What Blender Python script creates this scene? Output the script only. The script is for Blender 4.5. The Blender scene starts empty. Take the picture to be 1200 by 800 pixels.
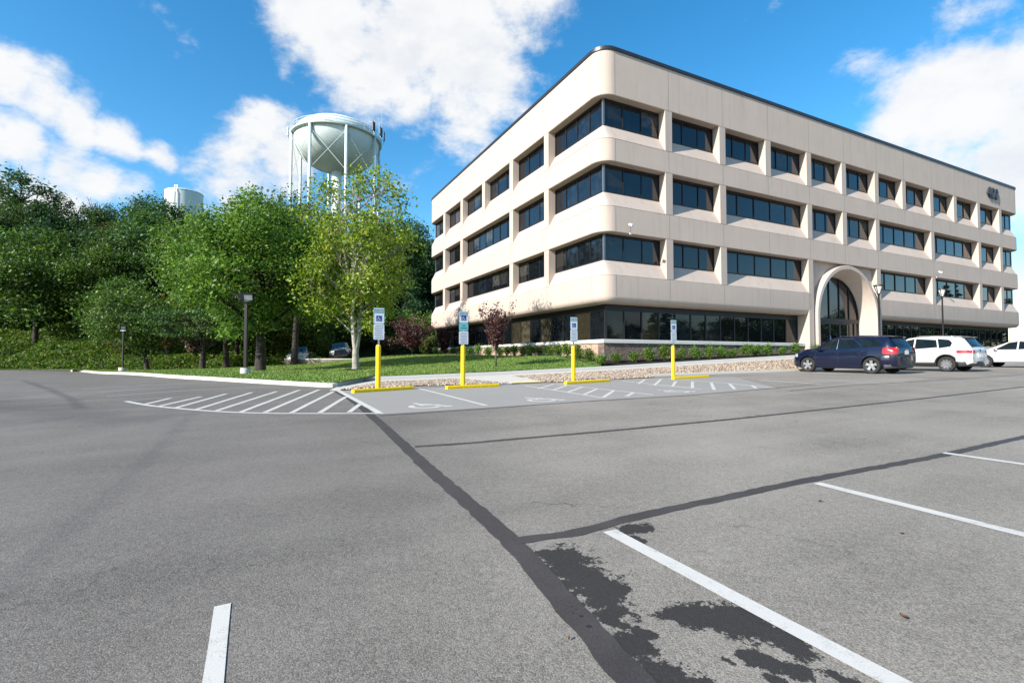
import bpy, bmesh, math, random
import numpy as np
from mathutils import Vector, Matrix
R_ = math.radians
random.seed(7)
scn = bpy.context.scene
col = scn.collection

# ------------------------------------------------------------------ camera model of the place
FPX, PITCH, CAMZ = 585.0, math.atan(19 / 585.0), 1.25


def ray(x, y):
    X, Z, Y = x - 600, 400 - y, FPX
    c, s = math.cos(PITCH), math.sin(PITCH)
    return X, Y * c - Z * s, Y * s + Z * c


def at(x, y, dist):
    r = ray(x, y)
    t = dist / r[1]
    return Vector((r[0] * t, dist, CAMZ + r[2] * t))


AZ = R_(26.8)
AX, AY = math.cos(AZ), math.sin(AZ)          # along the long facade
CX, CY = 4.72, 26.0                          # building corner


def uv(X, Y):
    dx, dy = X - CX, Y - CY
    return dx * AX + dy * AY, -dx * AY + dy * AX


def xy(u, D):
    return CX + u * AX - D * AY, CY + u * AY + D * AX


def sm(a, b, t):
    t = min(1, max(0, (t - a) / (b - a)))
    return t * t * (3 - 2 * t)


def paved(X, Y):
    z = .52 * math.tanh(Y / 20)
    z += .009 * max(0, min(X, 60) - 2) * sm(10, 22, Y)
    z -= .3 * sm(8, 30, -X) * sm(15, 35, Y)
    return z


def lawn_z(X, Y):
    u, D = uv(X, Y)
    p = paved(X, Y) + .13
    z = p + (1.33 - p) * sm(-14, -.5, u) * sm(-4, 3, D)
    z += .38 * math.exp(-((X + 11) ** 2 / 60 + (Y - 40) ** 2 / 60))
    return z


SW = [(-18, .30), (-14, .36), (-11, .40), (-6.3, .52), (-.4, .72), (6, .98), (12.85, 1.25), (17, 1.4), (22, 1.5), (60, 1.55)]


def sw_z(u):
    if u <= SW[0][0]: return SW[0][1]
    for (a, za), (b, zb) in zip(SW, SW[1:]):
        if u <= b: return za + (zb - za) * (u - a) / (b - a)
    return SW[-1][1]


def hill_s(X, Y):
    u, D = uv(X, Y)
    return min(Y - 42.5, max(-9 - u, D - 36))


def hill_z(X, Y):
    s = hill_s(X, Y)
    base = paved(X, Y) - .02
    if s <= 0: return base - .25
    return base + 13.5 * sm(-6, 36, s) - 13.5 * sm(-6, 36, 0) + .25 * min(1, s / .6) - .22 + .15 * math.sin(X * .9) * math.sin(Y * .7 + X * .2) * min(1, s / 3)


def on(x, y, f=paved):
    r = ray(x, y)
    lo, hi = .5, 400.
    g = lambda t: CAMZ + r[2] / r[1] * t - f(r[0] / r[1] * t, t)
    t = 1.0
    while t < 120 and g(t) > 0: t *= 1.02
    lo, hi = t / 1.02, t
    for _ in range(40):
        m = (lo + hi) / 2
        if g(m) > 0: lo = m
        else: hi = m
    return Vector((r[0] / r[1] * lo, lo, f(r[0] / r[1] * lo, lo)))


# ------------------------------------------------------------------ materials
def new_mat(name):
    m = bpy.data.materials.new(name); m.use_nodes = True
    nt = m.node_tree
    return m, nt, nt.nodes['Principled BSDF']


class NB:
    """tiny node builder"""
    def __init__(s, nt): s.nt = nt
    def n(s, typ, **kw):
        nd = s.nt.nodes.new(typ)
        for k, v in kw.items(): setattr(nd, k, v)
        return nd
    def set(s, sock, v):
        if hasattr(v, 'is_output') or isinstance(v, bpy.types.NodeSocket): s.nt.links.new(v, sock)
        else: sock.default_value = v
    def math(s, op, a, b=0.0, c=0.0, clamp=False):
        nd = s.n('ShaderNodeMath', operation=op); nd.use_clamp = clamp
        s.set(nd.inputs[0], a); s.set(nd.inputs[1], b); s.set(nd.inputs[2], c)
        return nd.outputs[0]
    def vmath(s, op, a, b=(0, 0, 0), out=0, scale=None):
        nd = s.n('ShaderNodeVectorMath', operation=op)
        s.set(nd.inputs[0], a); s.set(nd.inputs[1], b)
        if scale is not None: s.set(nd.inputs[3], scale)
        return nd.outputs[out]
    def noise(s, vec, scale, detail=3, rough=.55, dist=0.0, out=0):
        nd = s.n('ShaderNodeTexNoise'); s.set(nd.inputs['Vector'], vec)
        nd.inputs['Scale'].default_value = scale; nd.inputs['Detail'].default_value = detail
        nd.inputs['Roughness'].default_value = rough; nd.inputs['Distortion'].default_value = dist
        return nd.outputs[out]
    def voro(s, vec, scale, feature='F1', out='Distance', rand=1.0):
        nd = s.n('ShaderNodeTexVoronoi', feature=feature); s.set(nd.inputs['Vector'], vec)
        nd.inputs['Scale'].default_value = scale; nd.inputs['Randomness'].default_value = rand
        return nd.outputs[out]
    def mapr(s, v, a, b, c=0.0, d=1.0, smooth=False):
        nd = s.n('ShaderNodeMapRange'); nd.interpolation_type = 'SMOOTHSTEP' if smooth else 'LINEAR'
        s.set(nd.inputs[0], v)
        for i, q in zip((1, 2, 3, 4), (a, b, c, d)): s.set(nd.inputs[i], q)
        return nd.outputs[0]
    def mix(s, f, a, b, typ='MIX'):
        nd = s.n('ShaderNodeMix', data_type='RGBA', blend_type=typ)
        s.set(nd.inputs[0], f)
        s.set(nd.inputs[6], a if not isinstance(a, tuple) or len(a) == 4 else a + (1,))
        s.set(nd.inputs[7], b if not isinstance(b, tuple) or len(b) == 4 else b + (1,))
        return nd.outputs[2]
    def bump(s, h, strength=.3, dist=.01):
        nd = s.n('ShaderNodeBump'); nd.inputs['Strength'].default_value = strength
        nd.inputs['Distance'].default_value = dist; s.set(nd.inputs['Height'], h)
        return nd.outputs[0]
    def pos(s): return s.n('ShaderNodeNewGeometry').outputs['Position']
    def obj(s): return s.n('ShaderNodeTexCoord').outputs['Object']
    def seg(s, P, a, b):
        """flat distance from P to the segment a-b"""
        ab = Vector((b[0] - a[0], b[1] - a[1], 0)); l2 = max(ab.length_squared, 1e-6)
        P2 = s.vmath('MULTIPLY', P, (1, 1, 0))
        pa = s.vmath('SUBTRACT', P2, (a[0], a[1], 0))
        t = s.math('MULTIPLY', s.vmath('DOT_PRODUCT', pa, tuple(ab), out=1), 1 / l2, clamp=True)
        q = s.vmath('SCALE', tuple(ab), scale=t)
        return s.vmath('DISTANCE', pa, q, out=1)


MATS = {}


def plain(name, c, rough=.6, metal=0.0, noise=0.0, scale=8., coat=0.0, spec=.5, bump=0.0, grain=60.):
    if name in MATS: return MATS[name]
    m, nt, b = new_mat(name); q = NB(nt)
    b.inputs['Roughness'].default_value = rough; b.inputs['Metallic'].default_value = metal
    b.inputs['Coat Weight'].default_value = coat; b.inputs['Coat Roughness'].default_value = .03
    b.inputs['Specular IOR Level'].default_value = spec
    P = q.obj()
    f = q.noise(P, scale, 4)
    k = noise
    q.set(b.inputs['Base Color'], q.mix(q.mapr(f, .3, .7), tuple(x * (1 - k) for x in c), tuple(min(1, x * (1 + k)) for x in c)))
    if bump: q.set(b.inputs['Normal'], q.bump(q.noise(P, grain, 3), bump, .004))
    MATS[name] = m
    return m


def asphalt_mat():
    m, nt, b = new_mat('asphalt'); q = NB(nt); P = q.pos()
    fine = q.noise(P, 250, 2, .7)
    grit = q.voro(P, 150)
    mid = q.noise(P, 22, 3, .6)
    big = q.noise(P, .55, 4, .6)
    big2 = q.noise(P, .12, 3, .5)
    Pst = q.n('ShaderNodeMapping'); Pst.vector_type = 'TEXTURE'; q.set(Pst.inputs['Vector'], P); Pst.inputs['Rotation'].default_value = (0, 0, AZ); Pst.inputs['Scale'].default_value = (5.0, .62, 1); Pst = Pst.outputs[0]
    streak = q.noise(Pst, .8, 3, .6)
    sep = q.n('ShaderNodeSeparateXYZ'); q.set(sep.inputs[0], P)
    X = sep.outputs[0]; Y = sep.outputs[1]
    # the two paving passes meet near the sealed seam: the eastern one is paler and warmer
    side = q.mapr(q.math('ADD', X, q.math('MULTIPLY', q.math('SUBTRACT', big, .5), 1.2)), -2.2, 1.6, smooth=True)
    base = q.mix(side, (.158, .142, .125), (.236, .211, .178))
    v = q.math('ADD', q.math('MULTIPLY', q.math('SUBTRACT', big, .5), .75), q.math('MULTIPLY', q.math('SUBTRACT', big2, .5), .55))
    v = q.math('ADD', v, q.math('MULTIPLY', q.math('SUBTRACT', streak, .5), .45))
    v = q.math('ADD', v, q.math('MULTIPLY', q.math('SUBTRACT', mid, .5), .5))
    v = q.math('ADD', v, q.math('MULTIPLY', q.math('SUBTRACT', fine, .5), 1.05))
    cellc = q.voro(P, 150, out='Color')
    sc = q.n('ShaderNodeSeparateColor'); q.set(sc.inputs[0], cellc)
    v = q.math('ADD', v, q.math('MULTIPLY', q.math('SUBTRACT', sc.outputs[0], .5), .6))
    v = q.math('MAXIMUM', q.math('ADD', v, 1.0), .22)
    gray = q.n('ShaderNodeCombineColor')
    for i in range(3): q.set(gray.inputs[i], v)
    colr = q.mix(1.0, base, gray.outputs[0], 'MULTIPLY')
    # pale stones
    lite = q.math('MULTIPLY', q.mapr(sc.outputs[1], .86, .95), q.mapr(grit, .55, .25))
    colr = q.mix(q.math('MULTIPLY', lite, .6), colr, (.40, .38, .34))
    # pale dusty worn lanes
    # worn dark seam across the western half
    wob = q.math('MULTIPLY', q.math('SUBTRACT', q.noise(P, 3.5, 4, .65), .5), .35)
    pts = [on(*p) for p in ((-70, 755), (0, 690), (120, 588), (170, 540), (212, 498), (236, 478))]
    d = None
    for a, c in zip(pts, pts[1:]):
        e = q.seg(P, a, c); d = e if d is None else q.math('MINIMUM', d, e)
    seam = q.math('MULTIPLY', q.mapr(q.math('ADD', d, wob), .0, .17, 1, 0, smooth=True), q.mapr(q.noise(P, 30, 3, .7), .35, .6))
    colr = q.mix(q.math('MULTIPLY', seam, .42), colr, (.075, .072, .072))
    pts = [on(*p) for p in ((28, 446), (60, 457), (85, 468), (95, 478))]
    d = None
    for a, c in zip(pts, pts[1:]):
        e = q.seg(P, a, c); d = e if d is None else q.math('MINIMUM', d, e)
    colr = q.mix(q.math('MULTIPLY', q.mapr(q.math('ADD', d, wob), .02, .18, 1, 0, smooth=True), .5), colr, (.06, .058, .058))
    # scuffed darker area on the west
    d = q.seg(P, on(-40, 470), on(140, 492))
    sc2 = q.mapr(q.math('ADD', d, q.math('MULTIPLY', q.math('SUBTRACT', q.noise(P, .9, 5, .65), .5), 3.2)), .1, 1.2, 1, 0, smooth=True)
    colr = q.mix(q.math('MULTIPLY', sc2, .33), colr, (.05, .05, .052))
    # hairline cracks, drips
    wv = q.vmath('ADD', P, q.vmath('SCALE', q.noise(P, 1.7, 4, .65, out=1), scale=.9))
    crk = q.math('MULTIPLY', q.mapr(q.voro(wv, .42, 'DISTANCE_TO_EDGE'), .0, .0055, 1, 0), q.mapr(q.noise(P, .35, 3, .6), .50, .60))
    colr = q.mix(q.math('MULTIPLY', crk, .6), colr, (.035, .033, .032))
    vd = q.n('ShaderNodeTexVoronoi'); q.set(vd.inputs['Vector'], q.vmath('ADD', P, q.vmath('SCALE', q.noise(P, 12, 4, .7, out=1), scale=.12))); vd.inputs['Scale'].default_value = .85
    vs_ = q.n('ShaderNodeSeparateColor'); q.set(vs_.inputs[0], vd.outputs['Color'])
    drip = q.math('MULTIPLY', q.mapr(q.math('DIVIDE', vd.outputs['Distance'], q.mapr(vs_.outputs[0], 0, 1, .02, .11)), .55, 1.1, 1, 0, smooth=True), q.mapr(vs_.outputs[1], .66, .72))
    colr = q.mix(q.math('MULTIPLY', drip, q.mapr(vs_.outputs[2], 0, 1, .12, .45)), colr, (.05, .047, .045))
    # damp tar stains beside the sealed seam
    blobs = [((664, 655), (700, 690), .15), ((640, 648), (655, 652), .06), ((702, 700), (718, 712), .10), ((716, 726), (722, 730), .05),
             ((728, 752), (742, 760), .085), ((750, 741), (762, 744), .035), ((765, 784), (800, 810), .10),
             ((810, 720), (880, 735), .10), ((860, 718), (935, 760), .085), ((790, 722), (800, 724), .03), ((880, 770), (930, 785), .05), ((975, 790), (1000, 800), .04),
             ((735, 620), (758, 618), .07), ((742, 631), (748, 634), .05), ((905, 795), (925, 806), .03), ((850, 772), (858, 776), .02)]
    s = None
    for a, c, r in blobs:
        e = q.math('DIVIDE', q.seg(P, on(*a), on(*c)), r)
        s = e if s is None else q.math('MINIMUM', s, e)
    w1 = q.math('ADD', q.math('MULTIPLY', q.math('SUBTRACT', q.noise(P, 5, 3, .5), .5), 2.2), q.math('MULTIPLY', q.math('SUBTRACT', q.noise(P, 13, 8, .78), .5), 4.6))
    w2 = q.math('MULTIPLY', q.math('SUBTRACT', q.noise(P, 60, 2, .6), .5), .8)
    tot = q.math('ADD', q.math('ADD', s, w1), w2)
    wet = q.mapr(tot, 1.06, 1.16, 1, 0, smooth=True)
    darkc = q.mix(fine, (.008, .007, .007), (.040, .037, .035))
    colr = q.mix(q.math('MULTIPLY', wet, .93), colr, darkc)
    q.set(b.inputs['Base Color'], colr)
    q.set(b.inputs['Roughness'], q.mapr(wet, 0, 1, .9, .7))
    b.inputs['Specular IOR Level'].default_value = .22
    h = q.math('ADD', q.math('MULTIPLY', grit, -.8), q.math('MULTIPLY', fine, .7))
    q.set(b.inputs['Normal'], q.bump(h, .42, .005))
    return m


def seal_mat():
    m, nt, b = new_mat('crack_sealant'); q = NB(nt); P = q.pos()
    f = q.noise(P, 130, 2, .7); g = q.noise(P, 4, 4)
    c = q.mix(q.mapr(g, .3, .7), (.040, .035, .034), (.064, .056, .053))
    c = q.mix(q.math('MULTIPLY', q.mapr(f, .45, .75), .35), c, (.12, .115, .11))
    q.set(b.inputs['Base Color'], c); q.set(b.inputs['Roughness'], q.mapr(g, .35, .65, .5, .8)); b.inputs['Specular IOR Level'].default_value = .22
    q.set(b.inputs['Normal'], q.bump(q.math('ADD', f, q.math('MULTIPLY', q.noise(P, 9, 4), 1.5)), .5, .004))
    return m


def paint_mat(name, c, wear, under=(.17, .165, .155)):
    m, nt, b = new_mat(name); q = NB(nt); P = q.pos()
    f = q.noise(P, 150, 3, .75); g = q.noise(P, 7, 5, .7)
    k = q.mapr(q.math('ADD', q.math('MULTIPLY', f, .6), q.math('MULTIPLY', g, .6)), .60 + .22 * (1 - wear) , .78 + .22 * (1 - wear))
    if wear > .9: k = q.math('MAXIMUM', k, .45)
    q.set(b.inputs['Base Color'], q.mix(k, q.mix(g, tuple(x * .9 for x in c), c), under))
    b.inputs['Roughness'].default_value = .7
    q.set(b.inputs['Normal'], q.bump(f, .3, .003))
    return m


def concrete_mat(name, c, joints=None, var=.10, grain=45., bump=.2, stain=.2):
    m, nt, b = new_mat(name); q = NB(nt); P = q.obj()
    a = q.noise(P, .7, 5, .6); f = q.noise(P, grain, 3, .65)
    Pv = q.vmath('MULTIPLY', P, (2.2, 2.2, .16))
    drip = q.noise(Pv, 1.6, 4, .6)
    v = q.math('ADD', q.math('MULTIPLY', q.math('SUBTRACT', a, .5), var * 2.2), q.math('MULTIPLY', q.math('SUBTRACT', f, .5), var * 1.8))
    v = q.math('ADD', v, q.math('MULTIPLY', q.mapr(drip, .52, .8), -stain))
    v = q.math('ADD', v, 1.0)
    gray = q.n('ShaderNodeCombineColor')
    for i in range(3): q.set(gray.inputs[i], v)
    q.set(b.inputs['Base Color'], q.mix(1.0, c, gray.outputs[0], 'MULTIPLY'))
    b.inputs['Roughness'].default_value = .85; b.inputs['Specular IOR Level'].default_value = .3
    q.set(b.inputs['Normal'], q.bump(f, bump, .004))
    return m


def stone_mat(name, c1, c2, c3, scale=3.0, bump=1.0):
    m, nt, b = new_mat(name); q = NB(nt); P = q.obj()
    warp = q.vmath('ADD', P, q.vmath('SCALE', q.noise(P, 5, 3, out=1), scale=.25))
    cell = q.voro(warp, scale, out='Color'); dd = q.voro(warp, scale * 1.6)
    s = q.n('ShaderNodeSeparateColor'); q.set(s.inputs[0], cell)
    c = q.mix(s.outputs[0], c1, c2); c = q.mix(q.mapr(s.outputs[1], .6, 1), c, c3)
    n1 = q.noise(P, 18, 4, .7)
    c = q.mix(q.mapr(n1, .35, .7), q.mix(1.0, c, (.55, .55, .55), 'MULTIPLY'), c)
    q.set(b.inputs['Base Color'], c); b.inputs['Roughness'].default_value = .9
    h = q.math('ADD', q.math('MULTIPLY', dd, .8), n1)
    q.set(b.inputs['Normal'], q.bump(h, bump, .08))
    return m


def glass_mat(name, c=(.008, .010, .016), ior=1.75, rough=.015, wav=.006):
    m, nt, b = new_mat(name); q = NB(nt); P = q.obj()
    isl = q.n('ShaderNodeNewGeometry').outputs['Random Per Island']
    q.set(b.inputs['Base Color'], q.mix(q.math('MULTIPLY', q.math('POWER', isl, 2.5), q.mapr(q.noise(P, 2.5, 3), .35, .6)), tuple(x * .7 for x in c), tuple(x * 2.6 for x in c)))
    b.inputs['Roughness'].default_value = rough; b.inputs['IOR'].default_value = ior
    q.set(b.inputs['Normal'], q.bump(q.noise(P, .9, 2), .12, wav))
    return m


def clear_glass(name, tint=(.05, .07, .07)):
    m, nt, b = new_mat(name); q = NB(nt)
    b.inputs['Base Color'].default_value = tint + (1,); b.inputs['Roughness'].default_value = .02; b.inputs['IOR'].default_value = 1.6
    tr = q.n('ShaderNodeBsdfTransparent'); tr.inputs[0].default_value = (.35, .42, .42, 1)
    mx = q.n('ShaderNodeMixShader'); mx.inputs[0].default_value = .55
    nt.links.new(tr.outputs[0], mx.inputs[1]); nt.links.new(b.outputs[0], mx.inputs[2])
    nt.links.new(mx.outputs[0], nt.nodes['Material Output'].inputs[0])
    return m


def leaf_mat(name, cols, trans=.35, rough=.5):
    m, nt, b = new_mat(name); q = NB(nt)
    rnd = q.n('ShaderNodeNewGeometry').outputs['Random Per Island']
    oi = q.n('ShaderNodeObjectInfo').outputs['Random']
    r = q.n('ShaderNodeValToRGB'); q.set(r.inputs[0], rnd)
    el = r.color_ramp.elements
    while len(el) < len(cols): el.new(.5)
    for i, c in enumerate(cols):
        el[i].position = i / max(1, len(cols) - 1); el[i].color = c + (1,)
    hs = q.n('ShaderNodeHueSaturation'); q.set(hs.inputs['Color'], r.outputs[0])
    q.set(hs.inputs['Hue'], q.mapr(oi, 0, 1, .488, .512)); q.set(hs.inputs['Value'], q.mapr(oi, 0, 1, .8, 1.2))
    c = hs.outputs[0]
    q.set(b.inputs['Base Color'], c); b.inputs['Roughness'].default_value = rough
    b.inputs['Specular IOR Level'].default_value = .3
    t = q.n('ShaderNodeBsdfTranslucent'); q.set(t.inputs[0], q.mix(1.0, c, (1.25, 1.2, .6), 'MULTIPLY'))
    mx = q.n('ShaderNodeMixShader'); mx.inputs[0].default_value = trans
    nt.links.new(b.outputs[0], mx.inputs[1]); nt.links.new(t.outputs[0], mx.inputs[2])
    nt.links.new(mx.outputs[0], nt.nodes['Material Output'].inputs[0])
    return m


def bark_mat(name, c1, c2):
    m, nt, b = new_mat(name); q = NB(nt); P = q.obj()
    Pv = q.vmath('MULTIPLY', P, (1, 1, .25))
    f = q.noise(Pv, 22, 4, .7); g = q.noise(P, 4, 3)
    q.set(b.inputs['Base Color'], q.mix(q.mapr(q.math('ADD', q.math('MULTIPLY', f, .5), q.math('MULTIPLY', g, .5)), .38, .62), c1, c2))
    b.inputs['Roughness'].default_value = .9
    q.set(b.inputs['Normal'], q.bump(f, .8, .02))
    return m


def ground_mat(name, c1, c2, c3, s1=.5, s2=25, bump=.6):
    m, nt, b = new_mat(name); q = NB(nt); P = q.pos()
    a = q.noise(P, s1, 4, .65); f = q.noise(P, s2, 3, .7)
    c = q.mix(q.mapr(f, .3, .7), c1, c2); c = q.mix(q.mapr(a, .5, .75), c, c3)
    q.set(b.inputs['Base Color'], c); b.inputs['Roughness'].default_value = .95
    b.inputs['Specular IOR Level'].default_value = .15
    q.set(b.inputs['Normal'], q.bump(f, bump, .03))
    return m


def island_mat(name, cols, rough=.85):
    m, nt, b = new_mat(name); q = NB(nt)
    rnd = q.n('ShaderNodeNewGeometry').outputs['Random Per Island']
    r = q.n('ShaderNodeValToRGB'); q.set(r.inputs[0], rnd)
    el = r.color_ramp.elements
    while len(el) < len(cols): el.new(.5)
    for i, c in enumerate(cols):
        el[i].position = i / max(1, len(cols) - 1); el[i].color = c + (1,)
    q.set(b.inputs['Base Color'], r.outputs[0]); b.inputs['Roughness'].default_value = rough
    return m


ASPH = asphalt_mat(); SEAL = seal_mat()
WHITE_PAINT = paint_mat('white_paint', (.57, .545, .495), .88)
WORN_PAINT = paint_mat('worn_paint', (.42, .41, .39), 1.0)
PAD = concrete_mat('pad_concrete', (.276, .260, .236), var=.06, bump=.1, stain=.0)
WALK = concrete_mat('walk_concrete', (.52, .485, .425), var=.08, bump=.1, stain=.0)
KERB = concrete_mat('kerb_concrete', (.50, .475, .43), var=.1, bump=.15, stain=.05)
FACADE = concrete_mat('precast_panel', (.485, .400, .340), var=.09, bump=.14, stain=.17)
LEDGE = concrete_mat('ledge_stone', (.62, .60, .55), var=.08, bump=.12)
SPLIT = stone_mat('split_face_stone', (.23, .155, .125), (.33, .25, .21), (.17, .125, .11), 3.2, 1.0)
TANBLOCK = concrete_mat('tan_block', (.42, .30, .22), var=.1, bump=.5, grain=12)
FRAME = plain('bronze_frame', (.020, .019, .020), .45, .3, .1)
GLASS = glass_mat('tinted_glass', (.006, .008, .012), 1.6)
GLASSV = glass_mat('venetian_blind_behind_glass', (.026, .025, .023), 1.55)
GLASSG = glass_mat('ground_floor_glass', (.006, .008, .010), 1.42)
GLASSB = glass_mat('blind_behind_glass', (.030, .026, .017), 1.5)
COPING = plain('dark_coping', (.055, .055, .06), .4, .6, .1)
CORE = plain('dark_interior', (.012, .012, .013), .9)
ROOFM = plain('roof_gravel', (.25, .24, .22), .95, 0, .2, 30)
GAP = plain('panel_joint', (.20, .18, .16), .9)  # dark strips marking the joints between facade panels
YEL = plain('yellow_paint', (.80, .53, .004), .5, 0, .16, 16, spec=.35, bump=.15)
GALV = plain('galvanised_steel', (.45, .46, .47), .4, .8, .1, 20)
DARKM = plain('dark_bronze_metal', (.022, .020, .019), .45, .4, .15, 10)
WHITEM = plain('white_enamel', (.75, .77, .76), .45, 0, .05, 3, bump=.02)
TANKW = concrete_mat('tank_white_paint', (.56, .63, .61), var=.06, bump=.02, stain=.14)
BLACK = plain('black_rubber', (.016, .016, .017), .75, 0, .2, 30)
BLKPL = plain('black_plastic', (.022, .022, .024), .5, 0, .1, 20)
CHROME = plain('chrome', (.72, .73, .75), .15, 1.0, .03)
ALLOY = plain('alloy', (.60, .61, .63), .28, .85, .05)
LENS = glass_mat('lamp_lens', (.30, .34, .34), 1.5)
MULCH = ground_mat('mulch', (.012, .010, .009), (.035, .028, .024), (.02, .016, .014), 2, 40, 1.0)
LAWN = ground_mat('lawn_turf', (.085, .145, .024), (.15, .225, .042), (.22, .20, .07), .55, 18)
HILLG = ground_mat('hill_soil', (.03, .05, .015), (.06, .08, .025), (.05, .045, .03), .3, 6)
FIELD = ground_mat('field', (.05, .08, .025), (.09, .11, .04), (.12, .11, .06), .05, 4)
GRASSB = leaf_mat('grass_blade', [(.075, .15, .018), (.11, .20, .03), (.16, .24, .05), (.20, .22, .08)], .25)
ROCK = island_mat('river_rock', [(.13, .09, .065), (.36, .27, .19), (.52, .44, .35), (.24, .16, .115), (.44, .35, .265), (.09, .07, .06)])
ROCKBED = ground_mat('rock_bed_base', (.16, .12, .09), (.36, .29, .22), (.28, .22, .16), 3, 16, 1.0)
BLUE = plain('sign_blue', (.004, .022, .22), .4)
TEAL = plain('sign_teal', (.14, .45, .46), .4)
SIGNW = plain('sign_white', (.62, .67, .72), .4)
SIGNT = plain('sign_green_ink', (.02, .16, .14), .5)
SIGNK = plain('sign_dark_ink', (.26, .26, .29), .5)
MATY = plain('tactile_yellow', (.75, .60, .22), .7, 0, .1, 8)
WALLB = stone_mat('retaining_block', (.34, .24, .19), (.42, .33, .27), (.28, .2, .17), 3.5, .6)


# ------------------------------------------------------------------ object helpers
def tag(o, label=None, cat=None, group=None, kind=None):
    if label: o['label'] = label
    if cat: o['category'] = cat
    if group: o['group'] = group
    if kind: o['kind'] = kind
    return o


def empty(name, loc=(0, 0, 0), rz=0.0):
    o = bpy.data.objects.new(name, None); col.objects.link(o)
    o.location = loc; o.rotation_euler = (0, 0, rz); o.empty_display_size = .3
    return o


def children(o): return [c for c in bpy.data.objects if c.parent == o]


def copy_tree(o, parent=None, kids=None):
    c = o.copy(); col.objects.link(c); c.parent = parent
    for ch in list(o.children): copy_tree(ch, c)
    return c


class MB:
    def __init__(s): s.v = []; s.f = []; s.mi = []; s.mats = []
    def _m(s, m):
        if m not in s.mats: s.mats.append(m)
        return s.mats.index(m)
    def add(s, vs, fs, m):
        o = len(s.v); s.v += [tuple(v) for v in vs]; k = s._m(m)
        for f in fs: s.f.append(tuple(i + o for i in f)); s.mi.append(k)
    def box(s, a, b, m):
        x0, y0, z0 = a; x1, y1, z1 = b
        s.add([(x0, y0, z0), (x1, y0, z0), (x1, y1, z0), (x0, y1, z0), (x0, y0, z1), (x1, y0, z1), (x1, y1, z1), (x0, y1, z1)],
              [(0, 3, 2, 1), (4, 5, 6, 7), (0, 1, 5, 4), (1, 2, 6, 5), (2, 3, 7, 6), (3, 0, 4, 7)], m)
    def obox(s, c, half, rot, m):
        vs = [Vector(c) + rot @ Vector((half[0] * i, half[1] * j, half[2] * k)) for k in (-1, 1) for (i, j) in ((-1, -1), (1, -1), (1, 1), (-1, 1))]
        s.add(vs, [(0, 3, 2, 1), (4, 5, 6, 7), (0, 1, 5, 4), (1, 2, 6, 5), (2, 3, 7, 6), (3, 0, 4, 7)], m)
    def tube(s, pts, rad, m, n=8, cap=True):
        pts = [Vector(p) for p in pts]
        if not hasattr(rad, '__len__'): rad = [rad] * len(pts)
        vs = []; fs = []
        prev = None
        for i, p in enumerate(pts):
            d = (pts[min(i + 1, len(pts) - 1)] - pts[max(i - 1, 0)]).normalized()
            if prev is None:
                up = Vector((0, 0, 1)) if abs(d.z) < .9 else Vector((1, 0, 0))
                a = d.cross(up).normalized()
            else:
                a = (prev - d * prev.dot(d)).normalized()
            prev = a; b = d.cross(a)
            for k in range(n):
                t = 2 * math.pi * k / n
                vs.append(p + (a * math.cos(t) + b * math.sin(t)) * rad[i])
        for i in range(len(pts) - 1):
            for k in range(n):
                k2 = (k + 1) % n
                fs.append((i * n + k, i * n + k2, (i + 1) * n + k2, (i + 1) * n + k))
        if cap: fs += [tuple(range(n))[::-1], tuple((len(pts) - 1) * n + k for k in range(n))]
        s.add(vs, fs, m)
    def lathe(s, prof, m, n=32, c=(0, 0), axis='z', closed=False):
        vs = []; fs = []
        for r, z in prof:
            for k in range(n):
                t = 2 * math.pi * k / n
                if axis == 'z': vs.append((c[0] + r * math.cos(t), c[1] + r * math.sin(t), z))
                else: vs.append((c[0] + r * math.cos(t), z, c[1] + r * math.sin(t)))
        for i in range(len(prof) - 1):
            for k in range(n):
                k2 = (k + 1) % n
                f = (i * n + k, i * n + k2, (i + 1) * n + k2, (i + 1) * n + k)
                fs.append(f if axis == 'z' else f[::-1])
        s.add(vs, fs, m)
    def grid(s, rows, m, flip=False):
        nr, nc = len(rows), len(rows[0]); vs = [p for r in rows for p in r]; fs = []
        for i in range(nr - 1):
            for j in range(nc - 1):
                f = (i * nc + j, i * nc + j + 1, (i + 1) * nc + j + 1, (i + 1) * nc + j)
                fs.append(f[::-1] if flip else f)
        s.add(vs, fs, m)
    def build(s, name, parent=None, smooth=False, angle=None, bevel=None):
        me = bpy.data.meshes.new(name); me.from_pydata(s.v, [], s.f)
        for m in s.mats: me.materials.append(m)
        me.polygons.foreach_set('material_index', s.mi)
        if smooth: me.polygons.foreach_set('use_smooth', [True] * len(me.polygons))
        me.update()
        if angle is not None:
            me.polygons.foreach_set('use_smooth', [True] * len(me.polygons)); me.set_sharp_from_angle(angle=R_(angle))
        o = bpy.data.objects.new(name, me); col.objects.link(o)
        if parent: o.parent = parent
        if bevel:
            md = o.modifiers.new('edge', 'BEVEL'); md.width = bevel; md.segments = 2; md.limit_method = 'ANGLE'
        return o


def lerp(a, b, t): return tuple(x + (y - x) * t for x, y in zip(a, b))


def resample(pl, n):
    pl = [Vector(p) for p in pl]
    d = [0]
    for a, b in zip(pl, pl[1:]): d.append(d[-1] + (b - a).length)
    out = []
    for i in range(n):
        t = d[-1] * i / (n - 1); k = 0
        while k < len(pl) - 2 and d[k + 1] < t: k += 1
        out.append(pl[k].lerp(pl[k + 1], (t - d[k]) / max(1e-9, d[k + 1] - d[k])))
    return out


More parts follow.
